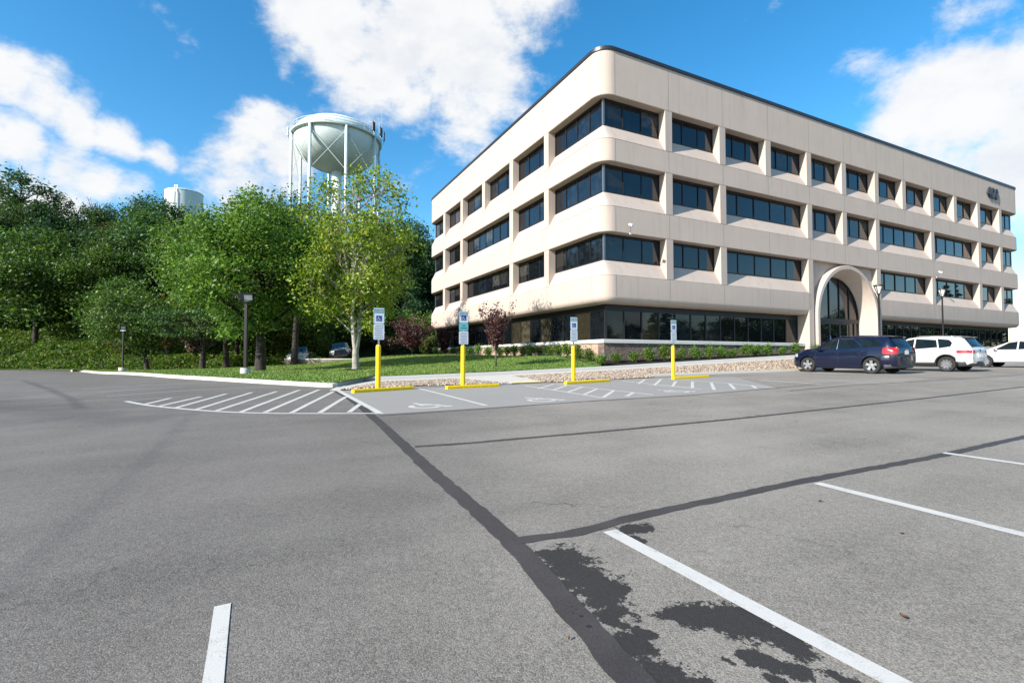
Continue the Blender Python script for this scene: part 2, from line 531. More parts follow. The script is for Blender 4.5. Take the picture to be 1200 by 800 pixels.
def ribbon(name, A, B, nu, nv, zf, m, kind='structure', match=False, zb=None):
    """sheet lofted between two flat polylines; zf(x,y) gives its height"""
    A = [Vector((p[0], p[1])) for p in A]; B = [Vector((p[0], p[1])) for p in B]
    if match:
        A2, B2 = [], []
        for i in range(len(A) - 1):
            k = max(1, nu // (len(A) - 1))
            for j in range(k): A2.append(A[i].lerp(A[i + 1], j / k)); B2.append(B[i].lerp(B[i + 1], j / k))
        A, B = A2 + [A[-1]], B2 + [B[-1]]
    else: A, B = resample(A, nu), resample(B, nu)
    rows = []
    for a, b in zip(A, B):
        r = []
        for j in range(nv):
            p = a.lerp(b, j / (nv - 1)); z = zf(p.x, p.y) if zb is None else zf(p.x, p.y) * (1 - j / (nv - 1)) + zb(p.x, p.y) * j / (nv - 1)
            r.append((p.x, p.y, z))
        rows.append(r)
    mb = MB(); mb.grid(rows, m)
    o = mb.build(name, smooth=True)
    # faces up
    if o.data.polygons and sum(p.normal.z for p in o.data.polygons) < 0: o.data.flip_normals()
    if kind: o['kind'] = kind
    return o


def strip(mb, pts, w, off, m, step=.35, zf=paved, jit=0.0, rnd=None):
    pts = [Vector((p[0], p[1])) for p in pts]
    L = sum((b - a).length for a, b in zip(pts, pts[1:])); n = max(2, int(L / step) + 1)
    P = resample(pts, n); rows = []
    for i, p in enumerate(P):
        d = (P[min(i + 1, n - 1)] - P[max(i - 1, 0)]).normalized(); nn = Vector((-d.y, d.x))
        ww = w if not hasattr(w, '__len__') else w[0] + (w[1] - w[0]) * i / (n - 1)
        j1 = rnd.uniform(-jit, jit) if rnd else 0; j2 = rnd.uniform(-jit, jit) if rnd else 0
        r = []
        for s in (-ww / 2 + j1, ww / 2 + j2):
            q = p + nn * s; r.append((q.x, q.y, zf(q.x, q.y) + off))
        rows.append(r)
    mb.grid(rows, m, flip=True)


def smooth_poly(pts, n=6):
    pts = [Vector((p[0], p[1])) for p in pts]; out = []
    for i in range(len(pts) - 1):
        p0, p1, p2, p3 = pts[max(i - 1, 0)], pts[i], pts[i + 1], pts[min(i + 2, len(pts) - 1)]
        for k in range(n):
            t = k / n
            out.append(.5 * ((2 * p1) + (p2 - p0) * t + (2 * p0 - 5 * p1 + 4 * p2 - p3) * t * t + (3 * p1 - p0 - 3 * p2 + p3) * t ** 3))
    return out + [pts[-1]]



# ================================================================== THE SITE
# wide green ground under and beyond everything
mb = MB(); rows = []
gx = [-500, -250, -140, -90, -66, -50, -40, -30, -20, -10, 0, 10, 20, 30, 45, 60, 80, 120, 250, 500]
gy = [-400, -150, -80, -50, -30, -15, 0, 10, 20, 30, 40, 55, 80, 120, 250, 600]
for y in gy: rows.append([(x, y, paved(x, y) - .16) for x in gx])
mb.grid(rows, FIELD); tag(mb.build('ground', smooth=True), kind='structure')

# the parking lot
mb = MB(); rows = []
ys = [-60, -40, -25, -15, -8, -4, -2, 0] + [i * .4 for i in range(1, 108)]
xs = [-64, -58, -52, -46] + [-42 + i * 1.5 for i in range(57)] + [50, 60, 75, 95]
for y in ys: rows.append([(x, y, paved(x, y)) for x in xs])
mb.grid(rows, ASPH); tag(mb.build('parking_lot', smooth=True), kind='structure')

# far paving beside the long facade
rnd = random.Random(3)
# --- sealed cracks
def seal(name, px, w, off=.002, n=6, ext=0):
    pts = smooth_poly([on(*p).xy for p in px], n)
    if ext: pts.append(pts[-1] + (pts[-1] - pts[-5]).normalized() * ext)
    mb = MB(); strip(mb, pts, w, off, SEAL, .09, paved, .010, rnd)
    tag(mb.build(name, smooth=True), kind='structure')


seal('crack_seal', [(394, 458.3), (402, 462.5), (412, 468.5), (424, 477), (434, 486), (445, 495), (463, 512), (484, 532), (510, 556), (540, 581), (575, 612), (603, 638), (640, 680), (690, 738), (745, 800), (800, 862)], (.17, .138))
seal('crack_seal', [(486, 523), (545, 519.5), (600, 514.5), (700, 506), (800, 496.5), (880, 488.7), (960, 480), (1080, 467), (1200, 453), (1290, 443)], .105, .0024, ext=30)
seal('crack_seal', [(603, 634), (640, 629), (685, 622), (715, 613), (765, 601), (815, 590), (860, 581), (905, 571), (955, 561), (1020, 549), (1100, 534), (1150, 523), (1200, 512), (1320, 487)], (.105, .14), .003, ext=34)
seal('crack_seal', [(444, 487), (500, 483.5), (580, 478), (700, 469.5), (810, 463), (910, 454.5), (960, 450)], .05, .0034)
seal('crack_seal', [(925, 458), (990, 452), (1040, 449), (1100, 445.5), (1170, 441), (1260, 435)], .07, .0026, ext=12)

mb = MB()
for px_, py_, r_ in ((670, 711, .006), (675, 714, .005), (681, 722, .010), (690, 734, .014), (672, 718, .005), (560, 597, .006)):
    c_ = on(px_, py_); mb.add([(c_.x + r_ * math.cos(i * .785), c_.y + r_ * math.sin(i * .785) * .8, c_.z + .0032) for i in range(8)], [tuple(range(8))], CORE)
tag(mb.build('crack_seal'), kind='structure')
# --- painted lines
def paint(name, px, w, m=None, off=.0037, pts=None):
    mb = MB(); strip(mb, pts or [on(*p).xy for p in px], w, off, m or WHITE_PAINT, .3, paved, .003, rnd)
    tag(mb.build(name, smooth=True), kind='structure')


paint('parking_line', [(714, 622), (1055, 803), (1250, 902)], .105)
paint('parking_line', [(957, 566), (1200, 626.5), (1500, 700)], .105)
paint('parking_line', [(1106, 530.5), (1200, 544), (1420, 575)], .105)
paint('parking_line', [(260.5, 709), (250, 800), (241, 880)], .070)
for a, b in (((125, 464.5), (218, 457.5)), ((117, 459.5), (217, 452.5)), ((97, 456), (150, 452.5)), ((218, 457.5), (310, 453)), ((160, 451.5), (260, 448.5)),
             ((843, 441), (889, 444.8)), ((902, 440.5), (985, 446)), ((1000, 443), (1040, 446))):
    paint('worn_parking_line', [a, b], .10, WORN_PAINT, .0032)
paint('parking_line', [(889, 445), (962, 450.2)], .11)
# hatched island
cur = smooth_poly([on(*p).xy for p in ((147.5, 470), (170, 474.3), (200, 477.7), (239, 481), (275, 483), (320, 484.2), (365, 484.4), (410, 484.3), (443, 484.3))], 5)
paint('hatch_outline', None, .11, pts=cur)
paint('worn_parking_line', [(150, 470), (200, 465.3), (266, 461), (330, 458.3), (380, 456.2)], .07, WORN_PAINT)
q = lambda x, y: (140 + x / 3.333, 380 + y / 3.333)
for a, b in (((100, 312), (200, 288)), ((152, 320), (320, 282)), ((216, 327), (418, 271)), ((302, 332), (520, 265)), ((377, 338), (614, 262)), ((472, 343), (704, 256)),
             ((567, 344), (780, 255)), ((672, 345), (835, 263)), ((782, 345), (884, 283)), ((897, 343), (940, 311))):
    paint('hatch_line', [q(*a), q(*b)], .10, off=.0034)

# --- concrete stalls for the accessible spaces
def uD(px, py, f=paved):
    p = on(px, py, f); return uv(p.x, p.y)


front = [on(*p).xy for p in ((446, 485.3), (580, 477), (700, 468.7), (810, 462), (908, 454.2))]
back = [on(*p).xy for p in ((397, 457.2), (560, 449.5), (640, 447), (768, 443), (860, 441.5))]
ribbon('accessible_stalls', front, back, 40, 9, lambda x, y: paved(x, y) + .0018, PAD, match=False)
paint('parking_line', [(397, 458), (446, 484.5)], .13)
q1 = lambda x, y: (390 + x / 5.217, 420 + y / 5.217)
q2 = lambda x, y: (580 + x / 5.217, 420 + y / 5.217)
q3 = lambda x, y: (730 + x / 5.217, 410 + y / 5.217)
paint('parking_line', [q1(528, 184), q1(938, 287)], .10)
paint('parking_line', [q2(185, 166), q2(655, 240)], .09)
paint('parking_line', [q2(370, 156), q2(970, 222)], .09)
paint('parking_line', [q2(780, 138), q2(1195, 178)], .09)
paint('parking_line', [q3(330, 180), q3(650, 204), q3(930, 232)], .09)
paint('parking_line', [q3(150, 212), q3(480, 240)], .07)
for f, ls in ((q2, [((265, 184), (360, 156)), ((352, 194), (440, 164)), ((442, 207), (533, 175)), ((547, 219), (625, 185)), ((662, 238), (728, 195)), ((807, 231), (843, 209))]),
              (q3, [((95, 207), (135, 180)), ((192, 216), (233, 179)), ((302, 223), (325, 190)), ((425, 233), (425, 193)), ((558, 244), (540, 200)), ((685, 240), (652, 207)), ((815, 234), (787, 216)), ((20, 283), (62, 262))])):
    for a, b in ls: paint('hatch_line', [f(*a), f(*b)], .095, off=.0034)


# --- wheelchair symbol, shared by the paint and the signs: strokes on a 1 x 1 field
def isa_strokes():
    head = [(.40 + .065 * math.cos(t), .92 + .065 * math.sin(t)) for t in [i * math.pi / 6 for i in range(13)]]
    body = [(.40, .80), (.43, .47), (.70, .47), (.82, .12), (.93, .17)]
    arm = [(.42, .65), (.66, .65)]
    wheel = [(.42 + .27 * math.cos(t), .30 + .27 * math.sin(t)) for t in [R_(125 + i * 14) for i in range(16)]]
    return head, body, arm, wheel


def isa_mesh(mb, f, m, w=.075):
    """f maps (x, y) of the field to a point in space"""
    head, body, arm, wheel = isa_strokes()
    mb.add([f(*p) for p in head[:-1]], [tuple(range(12))], m)
    layer = 0
    for pl in (body, arm, wheel):
        layer += 1
        P = [Vector(p) for p in pl]; rows = []
        for i, p in enumerate(P):
            d1 = (P[i] - P[i - 1]).normalized() if i else (P[1] - P[0]).normalized()
            d2 = (P[i + 1] - P[i]).normalized() if i < len(P) - 1 else d1
            d = (d1 + d2).normalized(); n = Vector((-d.y, d.x)); k = 1 / max(.5, d.dot(d1))
            rows.append([f(*(p - n * w / 2 * k), layer), f(*(p + n * w / 2 * k), layer)])
        mb.grid(rows, m, flip=True)


for (px, py), s in (((499, 474.6), 1.05), ((633, 467.6), 1.05), ((789, 458.0), 1.05)):
    c = on(px, py); mb = MB()
    def f(x, y, l=0, c=c, s=s):
        u, v = (x - .5) * s, (y - .5) * s
        X, Y = c.x + u * AX - v * AY, c.y + u * AY + v * AX
        return X, Y, paved(X, Y) + .0038 + l * .0004
    isa_mesh(mb, f, WHITE_PAINT, .11)
    tag(mb.build('wheelchair_symbol'), kind='structure')

# --- walk, kerbs, rock bed, mulch
def lineD(D, u0, u1, n=30): return [Vector(xy(u0 + (u1 - u0) * i / n, D)) for i in range(n + 1)]


def zsw(x, y): return sw_z(uv(x, y)[0])


u_end = 60
ribbon('sidewalk', lineD(-2.85, -12.6, u_end), lineD(-1.62, -12.0, u_end), 90, 4, lambda x, y: zsw(x, y), WALK)
# apron from walk to stalls, left end and ramp
pl = [on(388, 456.3).xy, on(400, 455.8).xy, on(440, 452.5).xy]
ribbon('sidewalk', [on(386, 457.5).xy, on(397, 457.8).xy], [Vector(xy(-12.9, -1.62)), Vector(xy(-12.0, -2.85))], 8, 6, paved, WALK, zb=lambda x, y: zsw(x, y) + .002)
r0, r1 = uD(597, 450.5)[0], uD(641, 449)[0]
rampA = [Vector(on(597, 450.2).xy), Vector(on(641, 448.3).xy)]
rampB = [Vector(xy(r0 - .6, -2.86)), Vector(xy(r1 + .3, -2.86))]
ribbon('ramp', rampA, rampB, 10, 8, lambda x, y: paved(x, y) + .012, WALK, zb=lambda x, y: zsw(x, y) + .004)
ribbon('tactile_paving', [on(598, 450.0).xy, on(640, 448.2).xy], [on(604, 448.2).xy, on(642, 446.7).xy], 8, 3, lambda x, y: paved(x, y) + .035, MATY)


def kerb_line(name, A, w, z0f, z1f, m=KERB, n=60):
    """a kerb along a flat polyline; stands w wide to the left of it"""
    P = resample([Vector((p[0], p[1])) for p in A], n); mb = MB(); rows = []
    for i, p in enumerate(P):
        d = (P[min(i + 1, n - 1)] - P[max(i - 1, 0)]).normalized(); nn = Vector((-d.y, d.x))
        q = p + nn * w; b = .025
        z0, z1 = z0f(p.x, p.y), z1f(p.x, p.y)
        p1, p2 = p + nn * b * .3, p + nn * b
        rows.append([(p.x, p.y, z0), (p1.x, p1.y, z1 - b), (p2.x, p2.y, z1), (q.x, q.y, z1), (q.x, q.y, z0)])
    mb.grid(rows, m, flip=True)
    for r in (rows[0], rows[-1]): mb.add(r, [tuple(range(5))], m)
    return tag(mb.build(name, angle=35), kind='structure')


# kerb at the back of the walk (lawn and mulch sit behind it)
kerb_line('kerb', lineD(-1.62, -12.4, u_end), .16, lambda x, y: zsw(x, y) - .1, lambda x, y: zsw(x, y) + .14, n=110)
# kerb of the lawn island
isl = [(-40, 429.6), (95, 435.4), (140, 438.6), (190, 442), (240, 445.2), (290, 448.4), (340, 451.4), (378, 453.6), (390, 454.0)]
islw = [on(*p).xy for p in isl]
K = smooth_poly([islw[1] + Vector((-2.0, 1.6)), islw[1] + Vector((-.9, .15))] + islw[1:], 5)
kerb_line('kerb', K, .2, lambda x, y: paved(x, y) - .1, lambda x, y: paved(x, y) + .13, WALK, 80)
corner = K[-1]
tip = Vector(xy(-12.4, -1.62))
kerb_line('kerb', [corner, corner.lerp(tip, .5), tip], .2, lambda x, y: paved(x, y) - .1, lambda x, y: max(paved(x, y) + .13, zsw(x, y) + .14 * sm(0, 1, 1 - (Vector((x, y)) - tip).length / 3)), KERB, 16)
# kerb between the lot and the rock bed
k0 = uD(768, 443)[0]
kerb_line('kerb', lineD(-4.75, k0, u_end), .17, lambda x, y: paved(x, y) - .1, lambda x, y: paved(x, y) + .10, WALK, 90)


# rock bed: base sheets and loose stones
def bed(A, B, n, rocks, seed, zA):
    zb = lambda x, y: zsw(x, y) - .02
    ribbon('rock_bed', A, B, n, 6, zA, ROCKBED, match=False, zb=zb)
    rr = random.Random(seed); A2, B2 = resample(A, 60), resample(B, 60)
    for _ in range(rocks):
        t = rr.random() * 58.99; k = int(t); s = rr.random() ** .8
        a = A2[k].lerp(A2[k + 1], t - k); b = B2[k].lerp(B2[k + 1], t - k); p = a.lerp(b, s)
        z = zA(a.x, a.y) * (1 - s) + zb(b.x, b.y) * s
        stones.append((p.x, p.y, z, rr.uniform(.022, .055) * (1.3 if rr.random() < .1 else 1)))


stones = []
bedA = [on(399, 457.6).xy, on(480, 453.0).xy, on(597, 449.6).xy]
bed([Vector(p) for p in bedA], [Vector(xy(-11.9, -2.87)), Vector(xy(r0 - .7, -2.87))], 24, 7000, 1, lambda x, y: paved(x, y) + .02)
bed([Vector(on(642, 448.6).xy), Vector(on(768, 442.2).xy)], [Vector(xy(r1 + .4, -2.87)), Vector(xy(k0 + 1.0, -2.87))], 24, 7000, 2, lambda x, y: paved(x, y) + .02)
bed(lineD(-4.57, k0, 36), lineD(-2.87, k0 + 1.0, 36), 60, 17000, 3, lambda x, y: paved(x, y) + .06)
rr = random.Random(5); mb = MB()
base = [(1, 0, 0), (-1, 0, 0), (0, 1, 0), (0, -1, 0), (0, 0, 1), (0, 0, -1)]
for (x, y, z, r) in stones:
    a = rr.random() * 6.28; c, s = math.cos(a), math.sin(a); e = (r * rr.uniform(.8, 1.4), r * rr.uniform(.7, 1.1), r * rr.uniform(.5, .8)); vs = []
    for (i, j, k) in base:
        i2, j2, k2 = i * e[0] + rr.uniform(-.2, .2) * r, j * e[1] + rr.uniform(-.2, .2) * r, k * e[2]
        vs.append((x + i2 * c - j2 * s, y + i2 * s + j2 * c, z + k2 + r * .2))
    mb.add(vs, [(0, 2, 4), (2, 1, 4), (1, 3, 4), (3, 0, 4), (2, 0, 5), (1, 2, 5), (3, 1, 5), (0, 3, 5)], ROCK)
tag(mb.build('gravel', smooth=True), kind='stuff')

# mulch bed along the stone base
def zm(x, y):
    u, D = uv(x, y); return sw_z(max(u, -1.4)) + .12 + (.20 - .010 * max(0, min(u, 12))) * sm(-1.5, .2, D)


for ua, ub in ((-1.0, 17.3), (26.3, 60)): ribbon('mulch_bed', lineD(-1.47, ua, ub), lineD(.5, ua, ub), 40, 6, zm, MULCH)
ribbon('entrance_walk', lineD(-1.62, 17.4, 26.2), lineD(1.2, 17.4, 26.2), 12, 4, lambda x, y: max(zsw(x, y) + .01, 1.42), WALK)
mulchL = [Vector(xy(-1.35, -.9 + 31 * i / 20)) for i in range(21)]; mulchR = [Vector(xy(.5, -.9 + 31 * i / 20)) for i in range(21)]
ribbon('mulch_bed', mulchL, mulchR, 24, 4, lambda x, y: lawn_z(x, y) + .025, MULCH)

# the lawn
F = [p + Vector((.02, .16)) for p in K] + [Vector(xy(u, -1.48)) for u in (-12.2, -11, -9, -7, -5, -3, -1.2)]
Bk = [Vector(p) for p in ((-42, 40), (-36, 39.2), (-29, 37.2), (-22, 35.2), (-18.5, 35.2), (-17.2, 38), (-17, 43), (-14.5, 48), (-12, 52), (-9.5, 52))] + [Vector(xy(-.6, D)) for D in (30, 22, 14, 8, 3, -.6)]
lawn = ribbon('lawn', F, Bk, 90, 40, lawn_z, LAWN)
lo = np.array([v.co[:] for v in lawn.data.vertices]).reshape(90, 40, 3)
# mown blades
rs = np.random.RandomState(4); N = 90000
t = rs.rand(N) * 88.99; s = rs.rand(N) ** 1.5 * 38.99
i = t.astype(int); j = s.astype(int); ft = (t - i)[:, None]; fs = (s - j)[:, None]
P = (lo[i, j] * (1 - ft) + lo[i + 1, j] * ft) * (1 - fs) + (lo[i, j + 1] * (1 - ft) + lo[i + 1, j + 1] * ft) * fs
def blades(name, P, hmin, hmax, w, mat, rs):
    N = len(P); a = rs.rand(N) * 6.283; h = hmin + (hmax - hmin) * rs.rand(N)
    dx = np.stack([np.cos(a), np.sin(a), np.zeros(N)], 1) * w[0]
    if w[1] > 1: dx *= rs.uniform(1, w[1], N)[:, None]
    tipv = P + np.stack([rs.randn(N) * .35 * h, rs.randn(N) * .35 * h, h], 1)
    V = np.stack([P - dx, P + dx, tipv], 1).reshape(-1, 3)
    me = bpy.data.meshes.new(name); me.vertices.add(3 * N); me.vertices.foreach_set('co', V.astype(np.float32).ravel())
    me.loops.add(3 * N); me.loops.foreach_set('vertex_index', np.arange(3 * N, dtype=np.int32))
    me.polygons.add(N); me.polygons.foreach_set('loop_start', np.arange(0, 3 * N, 3, dtype=np.int32))
    me.materials.append(mat); me.update(); me.validate()
    o = bpy.data.objects.new(name, me); col.objects.link(o); return o


tag(blades('grass', P, .025, .07, (.018, 1.5), GRASSB, rs), kind='stuff')

# the wooded hill
mb = MB(); rows = []
hx = [-180, -140, -110] + [-95 + i * 2.5 for i in range(52)] + [50, 75, 110]
hy = [40.5, 41.5, 42.2, 42.6, 43.2, 44, 45.5] + [47 + i * 2.5 for i in range(28)] + [125, 150, 180, 220]
for y in hy: rows.append([(x, y, hill_z(x, y)) for x in hx])
mb.grid(rows, HILLG); tag(mb.build('hill', smooth=True), kind='structure')

# ================================================================== THE OFFICE BUILDING  (local x along the long facade, y inwards)
W, V = 50.9, 29.9
bld = empty('office_building', (CX, CY, 0), AZ)
tag(bld, 'four storey beige concrete office block with rounded corner, dark windows and arched entrance', 'office building')
cR = [4.75, 9.13, 13.36, 17.6, 21.65, 25.87, 29.75, 34.05, 38.05, 42.4, 46.75]
cL = [5.7, 10.62, 15.6, 20.5, 25.2]
cB = [5.0 + 4.55 * i for i in range(10)]
cE = [5.0, 9.9, 14.95, 20.0, 24.9]
G0, GSILL = .52, .87
ROWS = {4: (13.0, 15.35), 3: (9.35, 11.75), 2: (5.65, 7.95)}
HC = .27


def rpath(off, rad, cuts=None, n=10):
    """rounded rectangle round the building, starting at the front (long) facade, anticlockwise; cuts = (u0, u1) leaves a gap there"""
    r = max(rad - off, 0.0) if rad else 0.0
    cs = [((W - off - r, off + r), -90), ((W - off - r, V - off - r), 0), ((off + r, V - off - r), 90), ((off + r, off + r), 180)]
    pts = []
    for (cx, cy), a0 in cs:
        for i in range(n + 1):
            t = R_(a0 + 90 * i / n); pts.append((cx + r * math.cos(t), cy + r * math.sin(t)))
    if cuts:
        pts = [(cuts[1], off)] + pts + [(cuts[0], off)]
    return pts


def ring(mb, prof, m, rad=.9, cuts=None):
    """sweep a profile of (offset, z) round the building"""
    P = [rpath(o, rad if o < rad else 0, cuts) for o, z in prof]
    np_ = len(P[0]); rows = []
    for (o, z), p in zip(prof, P): rows.append([(x, y, z) for x, y in p] + ([] if cuts else [(p[0][0], p[0][1], z)]))
    rows.append(rows[0])
    mb.grid(rows, m, flip=True)
    if cuts:
        for e in (0, -1): mb.add([r[e] for r in rows[:-1]], [tuple(range(len(rows) - 1))], m)


def joints(mb, z0, z1, us, vs):
    for u in us: mb.box((u - .011, -.002, z0 + .004), (u + .011, .05, z1 - .004), GAP)
    for v in vs: mb.box((-.002, v - .011, z0 + .004), (.05, v + .011, z1 - .004), GAP)


def band(z0, z1, name='spandrel_band', rnd_bottom=0.0, cuts=None, inner=.66, jr=None):
    mb = MB()
    prof = [(inner, z1), (.03, z1), (0, z1 - .03)]
    if rnd_bottom:
        for i in range(7):
            t = i / 6 * math.pi / 2; prof.append((rnd_bottom * (1 - math.cos(t)), z0 + rnd_bottom * (1 - math.sin(t))))
    else: prof += [(0, z0 + .03), (.03, z0)]
    prof += [(inner, z0)]
    ring(mb, prof, FACADE, .9, cuts)
    jr = jr or [.92] + cR
    joints(mb, z0 + rnd_bottom, z1 - .03, [u for u in jr if not cuts or not (cuts[0] - .3 < u < cuts[1] + .3)], [.92] + cL)
    return mb.build(name, bld, angle=28)


band(15.35, 17.86); band(11.75, 13.0); band(7.95, 9.35)
band(4.17, 5.65, rnd_bottom=.36, cuts=(17.875, 25.595), inner=.98)
mb = MB(); ring(mb, [(.45, 18.0), (-.04, 18.0), (-.06, 17.98), (-.06, 17.80), (-.012, 17.78), (-.012, 17.862), (.45, 17.862)], COPING)
mb.build('coping', bld, angle=30)
mb = MB(); mb.box((.5, .5, 17.3), (W - .5, V - .5, 17.6), ROOFM); mb.build('roof', bld)

# facade mappers: s along, d inwards
FR = lambda s, d, z: (s, d, z)
FL = lambda s, d, z: (d, s, z)
FB = lambda s, d, z: (W - s, V - d, z)
FE = lambda s, d, z: (W - d, s, z)


def tbox(mb, T, s0, s1, d0, d1, z0, z1, m):
    a, b = T(s0, d0, z0), T(s1, d1, z1)
    mb.box(tuple(map(min, a, b)), tuple(map(max, a, b)), m)


def column(T, s, z0, z1, d=.62, half=HC, name='column', d0=0.0):
    mb = MB(); tbox(mb, T, s - half, s + half, d0, d, z0, z1, FACADE)
    return mb.build(name, bld, bevel=.018)


grnd = random.Random(11); GF = .85


def glaze(mbf, mbp, T, s0, s1, z0, z1, n, g=G0, top=.13, side=True, ends=(1, 1), blinds=None, bar=.05):
    """frame bars and panes of one straight run"""
    e = (s1 - s0) / n
    tbox(mbf, T, s0, s1, g - .03, g + .05, z1 - top, z1 + .003, FRAME)
    tbox(mbf, T, s0, s1, g - .03, g + .05, z0 - .01, z0 + .06, FRAME)
    for i in range(n + 1):
        if (i == 0 and not ends[0]) or (i == n and not ends[1]): continue
        w = bar / 2; s = s0 + e * i
        a, b = s - w, s + w
        if i == 0: a, b = s0, s0 + bar
        if i == n: a, b = s1 - bar, s1
        tbox(mbf, T, a, b, g - .026, g + .05, z0 + .06, z1 - top, FRAME)
    for i in range(n):
        a, b = s0 + e * i, s0 + e * (i + 1)
        o = grnd.uniform(-.009, .009)
        m = GLASSB if blinds and i in blinds else (GLASSG if g == GF else GLASS)
        zs = [(z0, z1, m)]
        if m is GLASS and grnd.random() < .22:
            zc = z1 - (z1 - z0) * grnd.uniform(.25, .8); zs = [(z0, zc, m), (zc, z1, GLASSV)]
        for za, zb2, mm in zs: mbp.add([T(a, g + .02 + o, za), T(b, g + .02 - o, za), T(b, g + .02 - o, zb2), T(a, g + .02 + o, zb2)], [(0, 1, 2, 3)], mm)


def window(T, s0, s1, row, n, name='window'):
    zb, zt = ROWS[row]
    mf, mp, ms = MB(), MB(), MB()
    ms.add([T(s0, 0.0, zb - .002), T(s1, 0.0, zb - .002), T(s1, G0, zb + GSILL), T(s0, G0, zb + GSILL), T(s0, G0 + .1, zb + GSILL), T(s1, G0 + .1, zb + GSILL), T(s0, .3, zb - .05), T(s1, .3, zb - .05)],
           [(0, 1, 2, 3), (3, 2, 5, 4), (6, 7, 1, 0)], FACADE)
    glaze(mf, mp, T, s0, s1, zb + GSILL, zt, n)
    w = mf.build(name, bld); mp.build('pane', w); ms.build('sill', w)
    return w


def corner_window(T1, T2, s1, s2, row, n1, n2, flip=False):
    """wraps a building corner: T1 run to s1, T2 run to s2, both measured from the corner"""
    zb, zt = ROWS[row]; mf, mp, ms = MB(), MB(), MB(); r = .9
    outer = [(s2, 0)]
    arc = [(r - r * math.sin(R_(90 * i / 10)), r - r * math.cos(R_(90 * i / 10))) for i in range(11)]     # (along T1, inwards of T1)
    rows = [[], []]
    pts = [(0.0, s2)] + [(a, b) for a, b in [(r - r * math.cos(R_(9 * i)), r - r * math.sin(R_(9 * i))) for i in range(11)]] + [(s1, 0.0)]
    for a, b in pts:
        rows[0].append(T1(a, b, zb - .002)); rows[1].append(T1(max(a, G0), max(b, G0), zb + GSILL))
    ms.grid(rows, FACADE, flip=flip)
    glaze(mf, mp, T1, G0 + .02, s1, zb + GSILL, zt, n1, ends=(0, 1)); glaze(mf, mp, T2, G0 + .02, s2, zb + GSILL, zt, n2, ends=(0, 1))
    tbox(mf, T1, G0 - .035, G0 + .07, G0 - .035, G0 + .07, zb + GSILL - .01, zt + .004, ALUM)
    w = mf.build('corner_window', bld); mp.build('pane', w); o = ms.build('sill', w, angle=50)
    return w


ALUM = plain('corner_post', (.20, .20, .21), .4, .6)
FRr = lambda s, d, z: (W - s, d, z)          # long facade measured from its far end
FEr = lambda s, d, z: (W - d, s, z)
R3 = [1, 2, 4, 5, 6, 8, 10, 11]; R2 = [1, 2, 4, 6, 8, 10, 11]
for row, cols in ((4, list(range(1, 12))), (3, R3), (2, R2)):
    zb, zt = ROWS[row]
    for k in cols:
        if row == 2 and k in (4, 6): continue
        column(FR, cR[k - 1], zb, zt)
    for a, b in zip(cols, cols[1:]):
        if row == 2 and a == 4: continue
        window(FR, cR[a - 1] + HC, cR[b - 1] - HC, row, 3 if b - a == 1 else 5)
    corner_window(FR, FL, cR[0] - HC, cL[0] - HC, row, 3, 4, flip=True)
    corner_window(FRr, FEr, W - cR[-1] - HC, cE[0] - HC, row, 3, 4)
    lc = [1, 2, 3, 4, 5] if row == 4 else [1, 2, 4, 5]
    for k in lc: column(FL, cL[k - 1], zb, zt)
    for a, b in zip(lc, lc[1:]): window(FL, cL[a - 1] + HC, cL[b - 1] - HC, row, 3 if b - a == 1 else 7)
    FLr = lambda s, d, z: (d, V - s, z); FBr = lambda s, d, z: (s, V - d, z)
    corner_window(FLr, FBr, V - cL[-1] - HC, cB[0] - HC, row, 3, 3)
    # the two sides away from the parking lot
    mf, mp, ms = MB(), MB(), MB()
    for T, cc, end in ((lambda s, d, z: (s, V - d, z), cB, W), (FE, cE, V)):
        last = W - .62 if T is not FE else V - .62
        for a, b in zip(cc, cc[1:] + [last]):
            glaze(mf, mp, T, a + HC, b - (HC if b != last else 0), zb + GSILL, zt, 3)
            s0, s1 = a + HC, b - (HC if b != last else -.6)
            ms.add([T(s0, 0, zb), T(s1, 0, zb), T(s1, G0, zb + GSILL), T(s0, G0, zb + GSILL)], [(0, 1, 2, 3)], FACADE)
        for c in cc: tbox(ms, T, c - HC, c + HC, 0, .62, zb, zt, FACADE)
    w = mf.build('rear_glazing', bld); mp.build('pane', w); ms.build('rear_wall', bld)
for s, w_ in ((17.6, .27), (25.87, .275)): column(FR, s, 1.1, 7.95, 1.25, w_)

# ground floor: glazing under the overhang, base wall, ledge
GF = .85
for nm, T, s0, s1, n, bl, e in (('ribbon_window', FR, GF, 17.325, 13, {0: 0, 2: 1, 7: 0, 12: 0}, (0, 1)), ('ribbon_window', FL, GF, V - GF, 20, {1: 1, 4: 1, 6: 1, 7: 1}, (0, 1)),
                         ('ribbon_window', FR, 26.15, W - GF, 20, {}, (1, 1)), ('ribbon_window', FE, GF, V - GF, 16, {}, (0, 1)), ('ribbon_window', lambda s, d, z: (s, V - d, z), GF, W - GF, 24, {}, (0, 1))):
    mf, mp = MB(), MB()
    glaze(mf, mp, T, s0, s1, 2.23, 4.175, n, g=GF, top=.34, ends=e, blinds={k for k, v in bl.items() if v}, bar=.075)
    w = mf.build(nm, bld); mp.build('pane', w)
mf = MB(); mf.box((GF - .05, GF - .05, 2.232), (GF + .07, GF + .07, 4.172), FRAME); mf.box((W - GF - .07, GF - .05, 2.232), (W - GF + .05, GF + .07, 4.172), FRAME); mf.build('corner_post', bld)
mb = MB(); ring(mb, [(.30, 2.04), (.30, 2.215), (.33, 2.235), (.98, 2.235), (.98, 2.04)][::-1], LEDGE, 0, (17.325, 26.15)); mb.build('ledge', bld, angle=30)
mb = MB()
for a, b in ((.38, 17.32), (26.155, W - .38)): mb.box((a, .38, -.6), (b, .9, 2.038), SPLIT)
mb.build('stone_base', bld)
